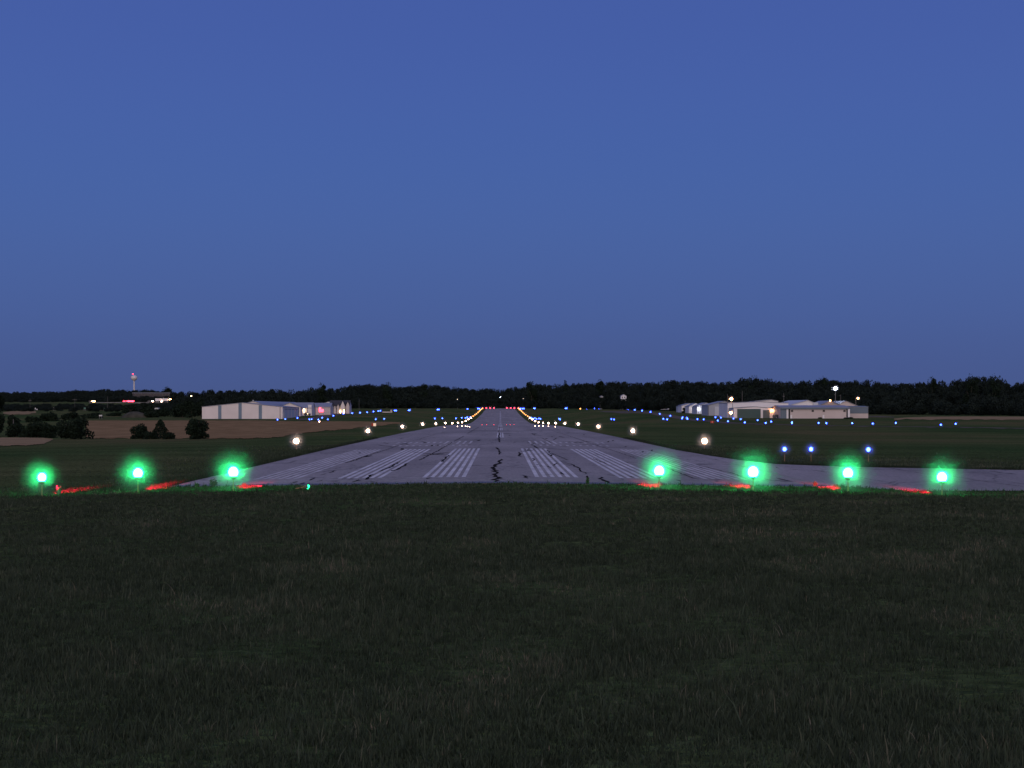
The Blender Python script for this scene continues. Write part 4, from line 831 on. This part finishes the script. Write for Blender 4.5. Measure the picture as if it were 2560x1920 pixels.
# parked aeroplane on the right apron
def plane():
    D = 1010; x = xat(1669, D); g = tz(x, D); t = thing('light_aircraft', 'small white aeroplane with reddish fin parked far right of the runway', 'aeroplane', (x, D, g), math.radians(8))
    WP = mat('white aircraft paint', (.7, .66, .66), .35, .4); b = MB(); prev = None
    b.lathe([(.12, -3.2), (.5, -2.4), (.62, -.6), (.6, .6), (.3, 3), (.1, 4)], 12)
    b.v = [(px_, -(-pz)*1.0, py_ + 1.25) for px_, py_, pz in b.v]
    b.build('fuselage', WP, t, True); MB().box(-4.3, 4.3, -.9, .6, .95, 1.15).build('wing', WP, t); MB().box(-1.6, 1.6, 3.2, 4, 1.25, 1.35).build('tailplane', WP, t)
    MB().add([(-.06, 2.8, 1.4), (-.06, 4.1, 1.4), (-.06, 4.2, 2.9), (-.06, 3.6, 2.9), (.06, 2.8, 1.4), (.06, 4.1, 1.4), (.06, 4.2, 2.9), (.06, 3.6, 2.9)], [(0,1,2,3),(7,6,5,4),(0,4,5,1),(1,5,6,2),(2,6,7,3),(3,7,4,0)]).build('fin', mat('red fin paint', (.45, .06, .05), .4), t)
    MB().prism([(-.5, 1.7), (.5, 1.7), (.35, 2.25), (-.35, 2.25)], -1.2, 1).build('canopy', GLASS, t)
    for p in ((-1.3, -.2), (1.3, -.2), (0, -2.4)): MB().tube((p[0], p[1], .95), (p[0], p[1], .2), .06).tube((p[0]-.08, p[1], .22), (p[0]+.08, p[1], .22), .22, n=12).build('wheel', DTRIM, t)
    q = link('beacon', LENSME['house'], None, t, (0, 3.9, 3.05)); q.scale = (.22, .22, .22)
plane()
# houses and lights in the far wood
def house(label, px0, px1, py0, py1, d, M):
    x = xat((px0+px1)/2, d); g = tz(x, d); t = thing('house', label, 'house', (x, d, g)); h = m(px1-px0, d)/2; z1 = zat(py0, d) - g; e = z1 - m((py1-py0)*.35, d)
    MB().prism([(-h, -.5), (h, -.5), (h, e), (0, z1), (-h, e)], 0, 8).build('wall', M, t); rf = MB()
    for s in (-1, 1):
        q_ = [(s*(h+.3), e-.1), (0, z1+.03), (0, z1+.25), (s*(h+.3), e+.15)]; rf.prism(q_ if s < 0 else q_[::-1], -.3, 8.3)
    rf.build('roof', ROOF, t)
    for s in (-.5, .4): MB().box(h*s-.4, h*s+.4, -.05, 0, e-1.6, e-.5).build('window', GLASS, t)
HW = mat('bright white house paint', (.8, .75, .73), .6)
house('small white house showing among the dark trees right of the runway', 1552.5, 1566, 986.5, 997, 1190, HW)
house('tiny pale house roof left of the white house in the trees', 1500.5, 1507.5, 989.8, 995, 1230, mat('pale house paint', (.4, .38, .36), .6))
for lab, px, py, d, k, r in (('tiny white lamp in the wood above the runway end', 1250.8, 993.2, 1330, 'lampwhite', .2), ('faint lamp in the wood left of the runway end', 1143.6, 998.5, 1290, 'house', .12), ('faint lamp in the wood right of the runway end', 1308, 997, 1330, 'house', .1), ('small warm lamp in the trees left of the striped hangar', 478.3, 990, 980, 'house', .36)):
    pole(lab, px, d, py, 'yard_lamp', .1, lamp=k, cat='lamp', lampR=r, bloompx=1.6)

# ------------------------------------------------------------------ sky, dusk light, camera
W = bpy.data.worlds.new('World'); SC.world = W; W.use_nodes = True; nt = W.node_tree; N = nt.nodes.new; Lk = nt.links.new; bg = nt.nodes['Background']
SUN_EL, SUN_ROT = math.radians(-4.5), math.radians(180)
sk = N('ShaderNodeTexSky'); sk.sky_type = 'NISHITA'; sk.sun_disc = False; sk.sun_elevation = SUN_EL; sk.sun_rotation = SUN_ROT; sk.dust_density = 1; sk.ozone_density = 1
tc = N('ShaderNodeTexCoord'); sp = N('ShaderNodeSeparateXYZ'); Lk(tc.outputs['Generated'], sp.inputs[0])
rp = N('ShaderNodeValToRGB'); cr = rp.color_ramp
def lin(c): return tuple(((v/255+.055)/1.055)**2.4 if v > 10 else v/255/12.92 for v in c)
STOPS = [(0.0, (70, 86, 134)), (.02, (71, 88, 140)), (.06, (73, 95, 152)), (.12, (73, 101, 164)), (.19, (68, 97, 167)), (.25, (59, 89, 163)), (.45, (62, 90, 165)), (1.0, (60, 88, 162))]
cr.interpolation = 'B_SPLINE'; cr.elements[0].position = STOPS[0][0]; cr.elements[0].color = (*lin(STOPS[0][1]), 1); cr.elements[1].position = 1; cr.elements[1].color = (*lin(STOPS[-1][1]), 1)
for p, c in STOPS[1:-1]: e = cr.elements.new(p); e.color = (*lin(c), 1)
Lk(sp.outputs['Z'], rp.inputs[0])
ad = N('ShaderNodeMix'); ad.data_type = 'RGBA'; ad.blend_type = 'ADD'; ad.inputs[0].default_value = 1; ad.clamp_result = False
sc_ = N('ShaderNodeVectorMath'); sc_.operation = 'SCALE'; sc_.inputs['Scale'].default_value = 3.0
Lk(sk.outputs[0], sc_.inputs[0]); Lk(rp.outputs[0], ad.inputs[6]); Lk(sc_.outputs[0], ad.inputs[7]); Lk(ad.outputs[2], bg.inputs[0]); bg.inputs[1].default_value = 1.0
S = bpy.data.lights.new('sun', 'SUN'); S.energy = 1.53; S.angle = math.radians(80); S.color = (1, .82, .66)
so = bpy.data.objects.new('sun', S); COL.objects.link(so); so.rotation_euler = (math.radians(-(90-14)) , 0, math.radians(180)); so.location = (0, -50, 60)
so.rotation_euler = Vector((0.05, 1, -.56)).to_track_quat('-Z', 'Y').to_euler()
cam = bpy.data.cameras.new('camera'); co = bpy.data.objects.new('camera', cam); COL.objects.link(co); SC.camera = co
co.location = (0, 0, EYE); co.rotation_euler = (PI/2, 0, 0); cam.sensor_width = 36; cam.lens = F/2560*36
cam.shift_x = (1280-VX)/2560; cam.shift_y = (VY-960)/2560; cam.clip_end = 20000; cam.clip_start = .1
SC.view_settings.view_transform = 'Standard'; SC.view_settings.look = 'None'; SC.view_settings.exposure = 0; SC.view_settings.gamma = 1
SC.cycles.use_denoising = True; SC.cycles.max_bounces = 4; SC.cycles.volume_bounces = 0; SC.cycles.diffuse_bounces = 2
SC.cycles.sample_clamp_indirect = 4; SC.cycles.caustics_reflective = False; SC.cycles.caustics_refractive = False
for o in list(bpy.data.objects):
    if 'w' in o.keys(): del o['w']
